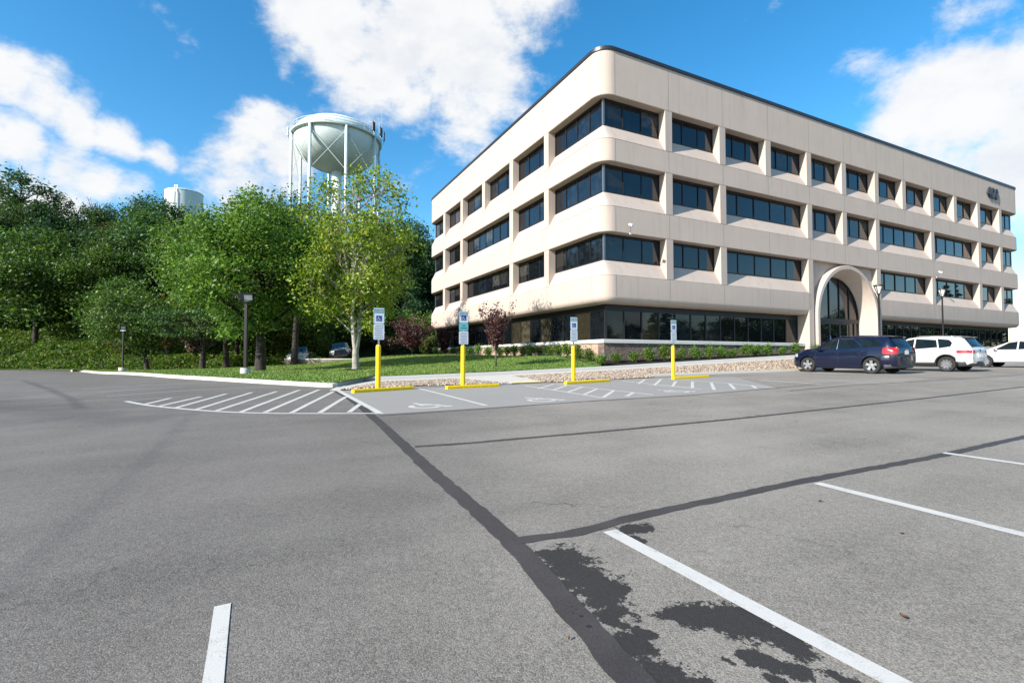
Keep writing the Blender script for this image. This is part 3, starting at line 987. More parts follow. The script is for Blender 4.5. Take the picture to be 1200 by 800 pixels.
mb = MB(); mb.box((.381, .902, -.6), (.9, V - .38, 2.038), TANBLOCK); mb.box((W - .9, .902, -.6), (W - .381, V - .38, 2.038), TANBLOCK); mb.box((.902, V - .9, -.6), (W - .902, V - .381, 2.038), TANBLOCK)
mb.build('block_base', bld)

# arched entrance
UA, SP = 21.8, 4.1
ROUT, RIN, RB, DF, DB = 3.76, 3.48, 3.05, -.14, 1.05
ang = [math.pi * i / 40 for i in range(41)]


def arc(r, d, dz=0.0, cx=UA, bottom=1.2):
    return [(cx + r, d, bottom)] + [(cx + r * math.cos(t), d, SP + dz + r * math.sin(t)) for t in ang] + [(cx - r, d, bottom)]


mb = MB()
mb.grid([arc(ROUT, .6), arc(ROUT, DF + .03), arc(ROUT - .03, DF), arc(RIN + .02, DF), arc(RIN, DF + .02), arc(RB, DB, -.02)], FACADE, flip=True)
mb.build('arch_surround', bld, angle=40)
mb = MB()
top = 7.946; DP = .35
op = arc(ROUT - .05, DP)[::-1]                                   # left to right
outerp = []
for x, d, z in op: outerp.append((x, d, z))
vs, fs = [], []
poly = [(17.875, 1.2)] + [(17.875, top)] + [(25.595, top), (25.595, 1.2)]
for (x, d, z) in op: vs.append((x, d, z))
for (x, d, z) in op:
    if z <= SP + .01: p = (17.875 if x < UA else 25.595, d, z)
    else:
        t = math.atan2(z - SP, x - UA)
        k = min((25.595 - UA) / max(1e-6, abs(math.cos(t))), (top - SP) / max(1e-6, math.sin(t)))
        p = (UA + k * math.cos(t), d, SP + k * math.sin(t))
    vs.append(p)
n_ = len(op)
mb.add(vs, [(i, i + 1, n_ + i + 1, n_ + i) for i in range(n_ - 1)], FACADE)
mb.build('recessed_panel', bld)
# glazing of the entrance
mf, mp = MB(), MB()
pts = arc(RB + .02, DB - .05, -.02, bottom=1.42)
mp.add(pts, [tuple(range(len(pts)))], GLASS)
for x in (UA - 1.85, UA - .62, UA + .62, UA + 1.85):
    zt = SP + math.sqrt(RB ** 2 - (x - UA) ** 2) - .02
    mf.box((x - .035, DB - .11, 4.12), (x + .035, DB - .052, zt), FRAME)
mf.box((UA - RB, DB - .13, 3.82), (UA + RB, DB - .054, 4.118), FRAME)
for x in (UA - 2.45, UA + 2.45): mf.box((x - .04, DB - .11, 1.5), (x + .04, DB - .052, 3.818), FRAME)
rimo, rimi = arc(RB + .01, DB - .12, -.02, bottom=1.42), arc(RB - .09, DB - .12, -.02, bottom=1.42)
rb2 = arc(RB - .09, DB - .053, -.02, bottom=1.42)
mf.grid([rimo, rimi, rb2], FRAME, flip=True)
eg = mf.build('entrance_glazing', bld); mp.build('pane', eg)
for x0 in (UA - 1.85, UA - .62, UA + .62):
    mf, mp = MB(), MB(); x1 = x0 + 1.23
    for a, b, z0, z1 in ((x0 + .01, x0 + .10, 1.52, 3.81), (x1 - .10, x1 - .01, 1.52, 3.81), (x0 + .10, x1 - .10, 1.52, 1.75), (x0 + .10, x1 - .10, 3.70, 3.81)):
        mf.box((a, DB - .12, z0), (b, DB - .075, z1), FRAME)
    mp.add([(x0 + .1, DB - .09, 1.7), (x1 - .1, DB - .09, 1.7), (x1 - .1, DB - .09, 3.75), (x0 + .1, DB - .09, 3.75)], [(0, 1, 2, 3)], GLASS)
    d_ = mf.build('door', bld); mp.build('pane', d_)
    hb = MB(); hb.tube([(x1 - .06, DB - .13, 2.2), (x1 - .06, DB - .19, 2.25), (x1 - .06, DB - .19, 2.85), (x1 - .06, DB - .13, 2.9)], .016, CHROME); hb.build('handle', d_, smooth=True)


def text_mesh(body, size, depth, mat, name, spacing=1.0, offset=0.0):
    cu = bpy.data.curves.new(name, 'FONT'); cu.body = body; cu.size = size; cu.extrude = depth; cu.align_x = 'CENTER'; cu.align_y = 'CENTER'
    cu.space_character = spacing; cu.offset = offset; cu.resolution_u = 4
    o = bpy.data.objects.new(name, cu); col.objects.link(o)
    dg = bpy.context.evaluated_depsgraph_get(); dg.update()
    me = bpy.data.meshes.new_from_object(o.evaluated_get(dg)); me.name = name
    bpy.data.objects.remove(o); bpy.data.curves.remove(cu)
    me.materials.clear(); me.materials.append(mat)
    r = bpy.data.objects.new(name, me); col.objects.link(r); return r


t = text_mesh('400', 1.42, .06, BLKPL, 'house_number', 1.02, .02)
t.parent = bld; t.location = (45.05, -.10, 16.55); t.rotation_euler = (R_(90), 0, 0)

for u, z in ((1.9, 7.96), (34.5, 7.96)):
    mb = MB(); mb.tube([(u, 0, z), (u - .12, -.16, z + .18), (u - .22, -.30, z + .30)], .018, GALV)
    mb.obox((u - .27, -.40, z + .36), (.07, .14, .05), Matrix.Rotation(R_(25), 3, 'X'), WHITEM)
    mb.obox((u, -.01, z), (.05, .02, .05), Matrix.Identity(3), WHITEM)
    mb.build('security_light', bld, bevel=.01)

# ================================================================== ACCESSIBLE PARKING SIGNS ON YELLOW BOLLARDS
def plate(name, root, z0, z1, m, w=.305, y=-.055, marks=None):
    mb = MB(); r = .03; n = 4
    x0, x1 = -w / 2, w / 2; pts = []
    for cx, cz, a in ((x1 - r, z0 + r, -90), (x1 - r, z1 - r, 0), (x0 + r, z1 - r, 90), (x0 + r, z0 + r, 180)):
        for i in range(n + 1):
            t = R_(a + 90 * i / n); pts.append((cx + r * math.cos(t), cz + r * math.sin(t)))
    k = len(pts)
    mb.add([(x, y, z) for x, z in pts] + [(x, y + .004, z) for x, z in pts], [tuple(range(k)), tuple(range(k, 2 * k))[::-1]] + [(i, k + i, k + (i + 1) % k, (i + 1) % k) for i in range(k)], m)
    if marks: marks(mb)
    return mb.build(name, root)


def sign_post(px, label, van=False):
    c = on(*px); c.z += .0
    root = empty('accessible_parking_sign', c, AZ)
    tag(root, label, 'parking sign', 'accessible parking signs')
    mb = MB(); mb.lathe([(.0, -.05), (.072, -.05), (.072, 1.24), (.066, 1.275), (.045, 1.30), (0, 1.31)], YEL, 20); mb.build('bollard', root, angle=50)
    mb = MB(); mb.box((-.022, -.045, 1.29), (.022, -.015, 2.36), GALV); mb.build('pole', root)
    def face(z0, z1):
        p = plate('sign_plate', root, z0, z1, SIGNW, y=-.052)
        b = MB(); yy = -.0545
        b.box((-.15, yy, z1 - .012), (.15, yy + .001, z1 - .004), TEAL)
        b.box((-.148, yy, z0 + .035), (-.142, yy + .001, z1 - .03), TEAL); b.box((.142, yy, z0 + .035), (.148, yy + .001, z1 - .03), TEAL)
        b.build('border', p)
        h = z1 - z0
        for w_, zz in (('RESERVED', z1 - .065), ('PARKING', z1 - .13)):
            t = text_mesh(w_, .066, .0008, SIGNT, 'lettering', 1.0, .001); t.parent = p; t.location = (0, -.0545, zz); t.rotation_euler = (R_(90), 0, 0)
        s = .16; zc = z0 + .145
        b = MB(); b.box((-s / 2, -.0555, zc - s / 2), (s / 2, -.0535, zc + s / 2), BLUE); sq = b.build('blue_panel', p)
        b = MB(); isa_mesh(b, lambda x, y, l=0: ((x - .55) * .145, -.0562 - l * .0002, zc + (y - .52) * .135), SIGNW, .075); b.build('wheelchair_symbol', sq)
    def fine(z0, z1):
        def marks(b):
            r_ = random.Random(2); yy = -.0525; k = 8
            for i in range(k):
                zc = z1 - .05 - (z1 - z0 - .09) * i / (k - 1); x = -.115 + (.02 if i % 3 == 0 else 0)
                while x < .10:
                    w_ = r_.uniform(.018, .05); b.box((x, yy, zc - .011), (min(x + w_, .118), yy + .0015, zc + .011), SIGNK); x += w_ + .012
        plate('penalty_plate', root, z0, z1, SIGNW, y=-.050, marks=marks)
    if van:
        face(2.0, 2.36)
        p = plate('van_plate', root, 1.75, 1.985, TEAL, y=-.051)
        for w_, zz in (('VAN', 1.91), ('ACCESSIBLE', 1.83)):
            t = text_mesh(w_, .058 if w_ == 'VAN' else .046, .0008, SIGNT, 'lettering', 1.0, .001); t.parent = p; t.location = (0, -.0535, zz); t.rotation_euler = (R_(90), 0, 0)
        fine(1.33, 1.735)
    else:
        face(1.91, 2.36); fine(1.45, 1.895)
    return root


sign_post((443, 457), 'accessible parking sign on yellow bollard before the lawn, nearest the hatched asphalt island')
sign_post((542.5, 453.2), 'accessible parking sign with an extra teal van plate on a yellow bollard', van=True)
sign_post((672, 446.8), 'accessible parking sign on a yellow bollard just right of the yellow tactile ramp')
sign_post((789, 441.8), 'accessible parking sign on yellow bollard beside the tan rocks, closest to the blue car')

for (a, b), lab in zip((((414.5, 460.6), (486, 456)), ((524, 456), (586, 453)), ((664, 450.4), (715.5, 447.2)), ((790, 444.6), (831.5, 442.2))),
                  ('yellow wheel stop at the foot of the sign nearest the hatched island', 'yellow wheel stop at the foot of the sign with the teal van plate',
                   'yellow wheel stop beside the yellow tactile ramp', 'yellow wheel stop at the kerb end, the one closest to the blue car')):
    A, B = on(*a), on(*b); d = (B - A); L = d.length; ang_ = math.atan2(d.y, d.x)
    mb = MB(); prof = [(0, -.03), (0.005, .07), (.03, .10), (.12, .10), (.145, .07), (.15, -.03)]
    rows = [[(x, y, z) for y, z in prof] for x in (.0, .02, L - .02, L)]
    rows[0] = [(x, .02 + y * .75, z * .92) for x, y, z in rows[0]]; rows[3] = [(x, .02 + y * .75, z * .92) for x, y, z in rows[3]]
    mb.grid(rows, YEL, flip=True)
    for r in (rows[0], rows[3]): mb.add(r, [tuple(range(6))], YEL)
    o = mb.build('wheel_stop', angle=30)
    o.location = A; o.rotation_euler = (0, -math.asin(d.z / L), ang_)
    tag(o, lab, 'wheel stop', 'yellow wheel stops')

# ================================================================== LAMPS
def flood_lamp(base, top_z, label, heads, k=1.0):
    root = empty('lamp_post', base); tag(root, label, 'lamp post'); H = top_z - base.z
    mb = MB(); mb.lathe([(0, -.1), (.21, -.1), (.21, .22), (.19, .25), (0, .25)], KERB, 20); mb.build('footing', root, angle=40)
    mb = MB(); mb.box((-.14, -.14, .25), (.14, .14, .275), DARKM); mb.box((-.065 * k, -.065 * k, .27), (.065 * k, .065 * k, H - .42), DARKM); mb.build('pole', root, bevel=.01)
    mb = MB(); mb.box((-.16, -.05, H - .42), (.16, .05, H - .36), GALV); mb.build('crossarm', root)
    for (x, yaw, tilt) in heads:
        rot = Matrix.Rotation(yaw, 3, 'Z') @ Matrix.Rotation(tilt, 3, 'X')
        mb = MB(); c = Vector((x, 0, H - .18)) + rot @ Vector((0, -.08, 0))
        mb.obox(c, (.20 * k, .13 * k, .15 * k), rot, DARKM)
        mb.tube([(x * .7, 0, H - .37), c], .03, DARKM)
        h = mb.build('floodlight', root, bevel=.015)
        lb = MB(); lb.obox(c + rot @ Vector((0, -.131 * k, 0)), (.165 * k, .006, .115 * k), rot, LENS); lb.build('lens', h)
    return root


p = on(287.5, 437.5, lawn_z); D1 = p.y
flood_lamp(p, at(287, 342.5, D1).z, 'dark twin headed floodlight post on a round concrete footing in the lawn', ((.13, R_(12), R_(22)), (-.15, R_(-68), R_(32))))
p = on(143.5, 435.2, lawn_z)
flood_lamp(p, at(143, 380, p.y).z, 'small far floodlight post by the lawn end, in front of the wooded hill', ((.05, R_(20), R_(20)), (-.13, R_(-80), R_(20))), .66)


def lantern_post(px, dist, ytop, label):
    q_ = at(px, 400, dist); X, Y = q_.x, dist; z0 = zsw(X, Y); H = at(px, ytop, dist).z - z0
    root = empty('lantern_post', (X, Y, z0)); tag(root, label, 'lamp post', 'lantern posts by the entrance')
    mb = MB(); mb.lathe([(0, -.05), (.16, -.05), (.16, .3), (.09, .45), (.065, .6), (.05, H - .75), (.065, H - .72), (.09, H - .66), (.10, H - .62), (0, H - .60)], DARKM, 14); mb.build('pole', root, angle=40)
    mb = MB(); mb.lathe([(0, H - .04), (.12, H), (.30, H - .03), (.31, H - .09), (.28, H - .10), (0, H - .10)][::-1], DARKM, 20); mb.build('cap', root, angle=40)
    mb = MB(); mb.lathe([(.07, H - .62), (.24, H - .10)], plain('lantern_glass', (.62, .58, .55), .3), 20); mb.build('lens', root, smooth=True)
    mb = MB()
    for i in range(4):
        t = i * math.pi / 2 + .5; c, s = math.cos(t), math.sin(t)
        mb.tube([(.09 * c, .09 * s, H - .64), (.28 * c, .28 * s, H - .08)], .022, DARKM, 6)
    mb.build('frame', root)


lantern_post(1031, 34.4, 333.5, 'dark lantern post in front of the arched entrance, right of the arch')
lantern_post(1105.5, 38.8, 338, 'dark lantern post rising behind the white car with red tail lights')

# ================================================================== CARS
CARBLUE = plain('car_paint_navy', (.002, .005, .022), .26, .0, .05, 2, coat=.45)
CARWHITE = plain('car_paint_white', (.52, .52, .52), .32, 0, .02, 2, coat=1.0)
CARSILV = plain('car_paint_silver', (.42, .44, .45), .3, .6, .03, 2, coat=1.0)
CARDARK = plain('car_paint_black', (.012, .010, .014), .3, .2, .03, 2, coat=1.0)
CGLASS = glass_mat('car_window_glass', (.007, .011, .012), 1.38, .01, .001)
RED = plain('tail_lamp_red', (.36, .008, .010), .2, 0, .1, 10, coat=.6)
HEAD = plain('head_lamp', (.55, .57, .58), .15, .3, .1, 10, coat=.6)
PLATEM = plain('plate_white', (.70, .72, .76), .4)


def interp(tab, x):
    if x <= tab[0][0]: return tab[0][1]
    for (a, va), (b, vb) in zip(tab, tab[1:]):
        if x <= b:
            t = (x - a) / (b - a); return va + (vb - va) * t
    return tab[-1][1]


class Car:
    def __init__(s, P): s.__dict__.update(P)
    def half(s, x):
        w, zb, zt, bl, wt = (interp(t, x) for t in (s.w, s.zb, s.zt, s.belt, s.wt))
        bl = min(bl, zt - .02); h = zt - bl
        zs = zt - (.10 if h > .3 else h * .33)
        return [(0, zb), (.78 * w, zb), (.93 * w, zb + .05), (.985 * w, zb + .20), (w, zb + (bl - zb) * .55), (.992 * w, zb + (bl - zb) * .78), (.965 * w, bl), (wt, zs), (.90 * wt, zt - .028), (.6 * wt, zt - .002), (0, zt + .01)]
    def y(s, x, z):
        H = s.half(x)[2:8]
        for (ya, za), (yb, zb) in zip(H, H[1:]):
            if za <= z <= zb: return ya + (yb - ya) * (z - za) / max(1e-6, zb - za)
        return H[-1][0] if z > H[-1][1] else H[0][0]
    def ztop(s, x, y):
        H = s.half(x)[7:]
        y = abs(y)
        for (ya, za), (yb, zb) in zip(H, H[1:]):
            if yb <= y <= ya: return za + (zb - za) * (ya - y) / max(1e-6, ya - yb)
        return H[0][1]


def side_patch(car, poly, sgn, off, m, n=7):
    """poly: closed outline in (x, z), convex; a sheet hugging the car's flank"""
    mb = MB(); zs = [p[1] for p in poly]; z0, z1 = min(zs), max(zs); rows = []
    for i in range(n + 1):
        z = z0 + (z1 - z0) * i / n; zz = min(max(z, z0 + 1e-4), z1 - 1e-4); xs_ = []
        for (xa, za), (xb, zb) in zip(poly, poly[1:] + poly[:1]):
            if (za - zz) * (zb - zz) <= 0 and za != zb: xs_.append(xa + (xb - xa) * (zz - za) / (zb - za))
        a, b = min(xs_), max(xs_)
        rows.append([(a + (b - a) * k / 8, sgn * (car.y(a + (b - a) * k / 8, z) + off), z) for k in range(9)])
    mb.grid(rows, m, flip=sgn < 0); return mb


def seam(mb, car, pts, sgn, wd=.012):
    P = resample([(a, b, 0) for a, b in pts], 10)
    d0 = (P[-1] - P[0])
    rows = []
    for i, p in enumerate(P):
        d = (P[min(i + 1, 9)] - P[max(i - 1, 0)]).normalized(); n = Vector((-d.y, d.x, 0)) * wd / 2
        rows.append([(q.x, sgn * (car.y(q.x, q.y) + .003), q.y) for q in (p - n, p + n)])
    mb.grid(rows, BLACK, flip=sgn > 0)


def make_wheel(root, x, y, r, sgn, spokes, rim_m=None):
    mb = MB(); w = .115
    prof = [(r * .62, -w + .02), (r * .70, -w), (r * .93, -w + .005), (r, -w + .04), (r, w - .04), (r * .93, w - .005), (r * .70, w), (r * .62, w - .02)]
    mb.lathe(prof, BLACK, 32, (0, 0), 'y')
    mb.lathe([(r * .64, -w * .4), (.0, -w * .4)], CORE, 24, (0, 0), 'y')
    wh = mb.build('wheel', root, angle=40); wh.location = (x, y, r)
    rb = MB(); o = sgn * (w - .03)
    rb.lathe([(r * .60, o - .04 * sgn), (r * .67, o + .02 * sgn), (r * .70, o + .015 * sgn), (r * .68, o - .06 * sgn)], ALLOY, 32, (0, 0), 'y')
    for i in range(spokes):
        t = 2 * math.pi * i / spokes + .3; c, s = math.cos(t), math.sin(t); hw0, hw1 = r * .13, r * .19 * (5 / spokes) ** .6
        pts = []
        for (rr_, hw, dep) in ((r * .10, hw0, 0.0), (r * .63, hw1, .012)):
            for k in (-1, 1):
                for dd in (0, -.03): pts.append((rr_ * c - k * hw * s, o + sgn * (dep + dd), rr_ * s + k * hw * c))
        rb.add(pts, [(0, 2, 6, 4), (0, 4, 5, 1), (2, 3, 7, 6)], ALLOY)
    rb.lathe([(.0, o + .016 * sgn), (r * .17, o + .012 * sgn), (r * .19, o - .02 * sgn)], ALLOY, 16, (0, 0), 'y')
    rim = rb.build('rim', wh)


def make_car(name, P, paint, pos, heading, label, cat='car', trim=None, wins=(), spokes=5, details=True, group=None):
    car = Car(P); root = empty(name); tag(root, label, cat, group)
    h = Vector((math.cos(heading), math.sin(heading), 0)); rt = Vector((h.y, -h.x, 0))
    zf = lambda v: P.get('zfun', paved)(v.x, v.y)
    p = Vector((pos[0], pos[1], 0)); wb = P['ax'][0] - P['ax'][1]
    f_, r_ = zf(p + h * P['ax'][0]), zf(p + h * P['ax'][1]); l_, ri = zf(p - rt * .8), zf(p + rt * .8)
    fx = Vector((h.x * wb, h.y * wb, f_ - r_)).normalized(); ly = Vector((-rt.x * 1.6, -rt.y * 1.6, l_ - ri)).normalized(); up = fx.cross(ly).normalized(); ly = up.cross(fx)
    M = Matrix((fx, ly, up)).transposed().to_4x4(); M.translation = Vector((p.x, p.y, (f_ + r_) / 2 + .003))
    root.matrix_world = M
    x0, x1 = P['x']; n = 72
    xs_ = sorted(set([x0 + (x1 - x0) * i / n for i in range(n + 1)] + [t[0] for t in P['zt']]))
    mb = MB(); rows = []
    for x in xs_:
        hf = car.half(x); rows.append([(x, y, z) for y, z in hf] + [(x, -y, z) for y, z in hf[-2:0:-1]])
    rows = [r + [r[0]] for r in rows]
    mb.grid(rows, paint)
    for r in (rows[0], rows[-1]): mb.add(r[:-1], [tuple(range(len(r) - 1))], paint)
    # lower cladding colour by face height
    lowm = P.get('low', BLKPL); k = mb._m(lowm)
    for i, f in enumerate(mb.f):
        if sum(mb.v[j][2] for j in f) / len(f) < P.get('clad', .36): mb.mi[i] = k
    body = mb.build('body', root)
    bm = bmesh.new(); bm.from_mesh(body.data); bmesh.ops.remove_doubles(bm, verts=bm.verts, dist=1e-5); bmesh.ops.recalc_face_normals(bm, faces=bm.faces); bm.to_mesh(body.data); bm.free()
    # wheel wells
    cut = MB(); R = P['r']
    for ax in P['ax']:
        for s in (-1, 1): cut.lathe([(0, s * .50), (R * 1.16, s * .50), (R * 1.16, s * 1.2), (0, s * 1.2)][::s], BLACK, 28, (ax, R + .01), 'y')
    co = cut.build('cutter'); bm = bmesh.new(); bm.from_mesh(co.data); bmesh.ops.remove_doubles(bm, verts=bm.verts, dist=1e-5); bmesh.ops.recalc_face_normals(bm, faces=bm.faces); bm.to_mesh(co.data); bm.free()
    co.matrix_world = M
    bpy.context.view_layer.update()
    md = body.modifiers.new('wells', 'BOOLEAN'); md.operation = 'DIFFERENCE'; md.object = co; md.solver = 'EXACT'; md.material_mode = 'TRANSFER'
    dg = bpy.context.evaluated_depsgraph_get(); dg.update()
    me = bpy.data.meshes.new_from_object(body.evaluated_get(dg)); body.modifiers.clear()
    if len(me.polygons) > 100: body.data = me
    bpy.data.objects.remove(co)
    body.data.polygons.foreach_set('use_smooth', [True] * len(body.data.polygons)); body.data.set_sharp_from_angle(angle=R_(32))
    for ax in P['ax']:
        for s in (-1, 1): make_wheel(root, ax, s * (interp(P['w'], ax) - .125), R, s, spokes)
    for poly in wins:
        for s in (-1, 1):
            sw_ = side_patch(car, poly, s, .006, CGLASS).build('side_window', root, smooth=True)
            if P.get('chrome') and poly is not wins[-1]:
                cm = MB(); pl = poly + poly[:1]
                cm.tube([(x, s * (car.y(x, z) + .006), z) for x, z in pl[1:4]], .008, P['chrome'], 5); cm.build('window_trim', sw_)
    def top_patch(nm, xa, xb, k, zo=.008, xo=0.0):
        mb = MB(); rows = []
        for i in range(9):
            x = xa + (xb - xa) * i / 8; wt = interp(P['wt'], x) * k
            rows.append([(x + xo, wt * (j / 5 - 1), car.ztop(x, wt * (j / 5 - 1)) + zo) for j in range(11)])
        mb.grid(rows, CGLASS, flip=xb > xa); return mb.build(nm, root, smooth=True)
    top_patch('windscreen', *P['ws'], .86, .01, .004); top_patch('rear_window', *P['rw'], .84, .008, -.008)
    # lamps, bumpers, plate
    for s in (-1, 1):
        mb = MB(); (xa, za, xb, zb_, dep) = P['tail']; rows = []
        for i in range(7):
            z = za + (zb_ - za) * i / 6; k = math.sin(math.pi * (i + .6) / 7.2) ** .5
            xf = xa + (xb - xa) * (k if P.get('tailshape') else k * .6 + .4) ; r = []
            for j in range(6):
                t = j / 5; x = xf + (x0 + .02 - xf) * t; r.append((x, s * (car.y(max(x, x0), z) + .012), z))
            yy = car.y(x0, z)
            for j in range(1, 4): r.append((x0 - .012, s * (yy + .012 - dep * k * j / 3), z))
            rows.append(r)
        mb.grid(rows, RED, flip=s < 0); mb.build('tail_light', root, smooth=True)
        mb = MB(); rows = []
        for i in range(5):
            z = P['head'][0] + (P['head'][1] - P['head'][0]) * i / 4
            rows.append([(x1 - .02 - t * P['head'][2], s * (car.y(x1 - .02 - t * P['head'][2], z) + .01), z) for t in [j / 5 for j in range(6)]])
        mb.grid(rows, HEAD, flip=s > 0); mb.build('headlight', root, smooth=True)
    def bumper(nm, xe, sg, z0, z1, m, out=.05, reach=.45):
        mb = MB(); rows = []
        for z, o in ((z0, -.02), (z0 + .03, out * .8), ((z0 + z1) / 2, out), (z1 - .03, out * .8), (z1, 0.0)):
            wv = car.y(xe, min(max(z, .4), .95)); r = []
            for j in range(17):
                t = (j / 8 - 1) * 1.25
                if abs(t) <= 1: r.append((xe + sg * o - sg * .10 * t * t, wv * t * 1.0, z))
                else:
                    x = xe - sg * (.10 + (abs(t) - 1) / .25 * reach); r.append((x, math.copysign(car.y(x, min(max(z, .4), .95)) + max(0, o) * .35 + .004, t), z))
            rows.append(r)
        mb.grid(rows, m, flip=sg < 0); return mb.build(nm, root, angle=40)
    bumper('rear_bumper', x0, -1, P['bump'][0], P['bump'][1], P.get('bumpm', paint)); bumper('front_bumper', x1, 1, .32, .62, P.get('bumpm2', paint), .03)
    if P.get('diff'): bumper('bumper_skirt', x0, -1, P['diff'][0], P['diff'][1], BLKPL, .035, .35)
    mb = MB(); z = P['plate'][0]; xp = x0 - P['plate'][1]; mb.box((xp - .008, -.155, z - .078), (xp, .155, z + .078), PLATEM); mb.box((xp - .0, -.25, z - .10), (xp + .05, .25, z + .12), P.get('platerec', BLKPL)); mb.build('licence_plate', root, bevel=.006)
    if P.get('badge'):
        mb = MB(); kind, zb_ = P['badge']
        if kind == 'bar':
            mb.box((x0 - .018, -.11, zb_ - .018), (x0 - .006, .11, zb_ + .018), CHROME); mb.box((x0 - .02, -.04, zb_ - .032), (x0 - .0065, .04, zb_ + .032), CHROME)
        else: mb.lathe([(0, x0 - .018), (.052, x0 - .016), (.056, x0)], BLUE if kind == 'disc' else CHROME, 20, (0, zb_), 'x') if False else mb.add([(x0 - .014, .055 * math.cos(t), zb_ + .055 * math.sin(t)) for t in [i * math.pi / 8 for i in range(16)]], [tuple(range(16))], BLUE)
        mb.build('badge', root)
    if details:
        for s in (-1, 1):
            mb = MB()
            for sl in P['seams']: seam(mb, car, sl, s)
            mb.build('door_seam', root)
            mx, mz = P['mirror']; mb = MB(); y = car.y(mx, mz)
            rows = []
            for i in range(6):
                t = i / 5; k = math.sin(math.pi * (t * .9 + .05)) ** .5
                rows.append([(mx + .09 * math.cos(a) * k, s * (y + .03 + .20 * t), mz + .03 + .075 * math.sin(a) * k) for a in [j * math.pi / 5 for j in range(11)]])
            mb.grid(rows, paint, flip=s > 0); mb.build('mirror', root, smooth=True)
            for hx_, hz in P['handles']:
                mb = MB(); mb.tube([(hx_ + .10, s * (car.y(hx_ + .1, hz) + .002), hz), (hx_ + .07, s * (car.y(hx_, hz) + .03), hz), (hx_ - .07, s * (car.y(hx_, hz) + .03), hz), (hx_ - .10, s * (car.y(hx_ - .1, hz) + .002), hz)], .014, P.get('handlem', paint), 6); mb.build('door_handle', root, smooth=True)
            if P.get('rail'):
                mb = MB(); a, b = P['rail']; yy = interp(P['wt'], 0) * .88
                mb.tube([(a + (b - a) * i / 8, s * yy, car.ztop(a + (b - a) * i / 8, yy) + (.045 if 0 < i < 8 else 0)) for i in range(9)], .016, P['railm'], 6); mb.build('roof_rail', root, smooth=True)
            if trim:
                for ax in P['ax']:
                    mb = MB(); rows = []
                    for i in range(15):
                        t = R_(-8 + 196 * i / 14); r = []
                        for rr_, o in ((R * 1.14, -.02), (R * 1.14, .014), (R * 1.30, .010), (R * 1.31, -.01)):
                            x, z = ax + rr_ * math.cos(t), R + .01 + rr_ * math.sin(t); r.append((x, s * (car.y(x, max(z, .3)) + o), z))
                        rows.append(r)
                    mb.grid(rows, trim, flip=s > 0); mb.build('arch_trim', root, smooth=True)
        if P.get('spoiler'):
            a, b, zz = P['spoiler']; wv = interp(P['wt'], a) * .92; mb = MB()
            mb.grid([[(a, wv * (j / 4 - 1), zz + .0 - .02 * (j / 4 - 1) ** 2), (b, wv * (j / 4 - 1), zz - .03 - .02 * (j / 4 - 1) ** 2), (b + .02, wv * (j / 4 - 1), zz - .055 - .02 * (j / 4 - 1) ** 2), (a + .02, wv * (j / 4 - 1), zz - .07 - .02 * (j / 4 - 1) ** 2)] for j in range(9)], P.get('spoilm', paint)); mb.build('spoiler', root, angle=40)
        mb = MB(); a, b = P['rw']; xm = b + (a - b) * .12
        mb.tube([(xm - .02, 0, car.ztop(xm, 0) + .03), (xm + .02, .22, car.ztop(xm + .02, .22) + .035), (xm + .05, .42, car.ztop(xm + .05, .42) + .03)], .009, BLACK, 5); mb.build('wiper', root)
    return root


SUVB = dict(x=(-2.36, 2.38), ax=(1.45, -1.41), r=.36, clad=.29,
            w=[(-2.36, .76), (-2.25, .84), (-1.95, .90), (-1.3, .925), (0, .915), (1.3, .925), (1.8, .89), (2.15, .79), (2.38, .56)],
            zb=[(-2.36, .36), (-2.1, .25), (-1.6, .20), (1.7, .19), (2.2, .22), (2.38, .32)],
            zt=[(-2.36, 1.04), (-2.30, 1.14), (-2.02, 1.58), (-1.9, 1.635), (-1.1, 1.68), (-.1, 1.685), (.35, 1.635), (1.16, 1.20), (1.7, 1.13), (2.15, 1.03), (2.32, .88), (2.38, .72)],
            belt=[(-2.36, 1.0), (-2.0, 1.10), (-1.0, 1.065), (.8, 1.02), (1.3, 1.02), (2.1, .86), (2.38, .60)],
            wt=[(-2.36, .70), (-2.0, .64), (-1.0, .665), (.3, .66), (1.15, .72), (1.9, .70), (2.38, .42)],
            ws=(1.12, .38), rw=(-2.02, -2.29), tail=(-1.93, .86, -1.86, 1.15, .10), tailshape=1, head=(.74, .90, .38), bump=(.38, .80), diff=(.24, .42), plate=(.92, .012), badge=('bar', 1.02),
            seams=[[(1.02, .42), (1.06, .75), (.98, 1.01)], [(-.02, .40), (-.02, 1.04)], [(-1.0, .72), (-.92, .9), (-1.12, 1.05)], [(1.02, .33), (-.95, .33)]],
            mirror=(.80, 1.05), handles=((.16, .93), (-.82, .955)), rail=(.15, -1.75), railm=BLKPL, spoiler=(-1.86, -2.12, 1.66), chrome=CHROME, handlem=CARBLUE, bumpm=CARBLUE, bumpm2=CARBLUE, low=BLKPL)
hd = math.atan2(AX, -AY)
make_car('parked_suv', SUVB, CARBLUE, (16.0, 23.7), hd, 'dark navy blue car with a big red tail light, parked nearest the bollards', 'car',
         wins=([(.92, 1.09), (.36, 1.53), (.06, 1.56), (.06, 1.09)], [(-.02, 1.09), (-.02, 1.565), (-.60, 1.56), (-.98, 1.24), (-.90, 1.10)], [(-1.08, 1.15), (-1.0, 1.30), (-.78, 1.56), (-1.55, 1.535), (-1.88, 1.20)]), spokes=5, group='cars parked before the building')
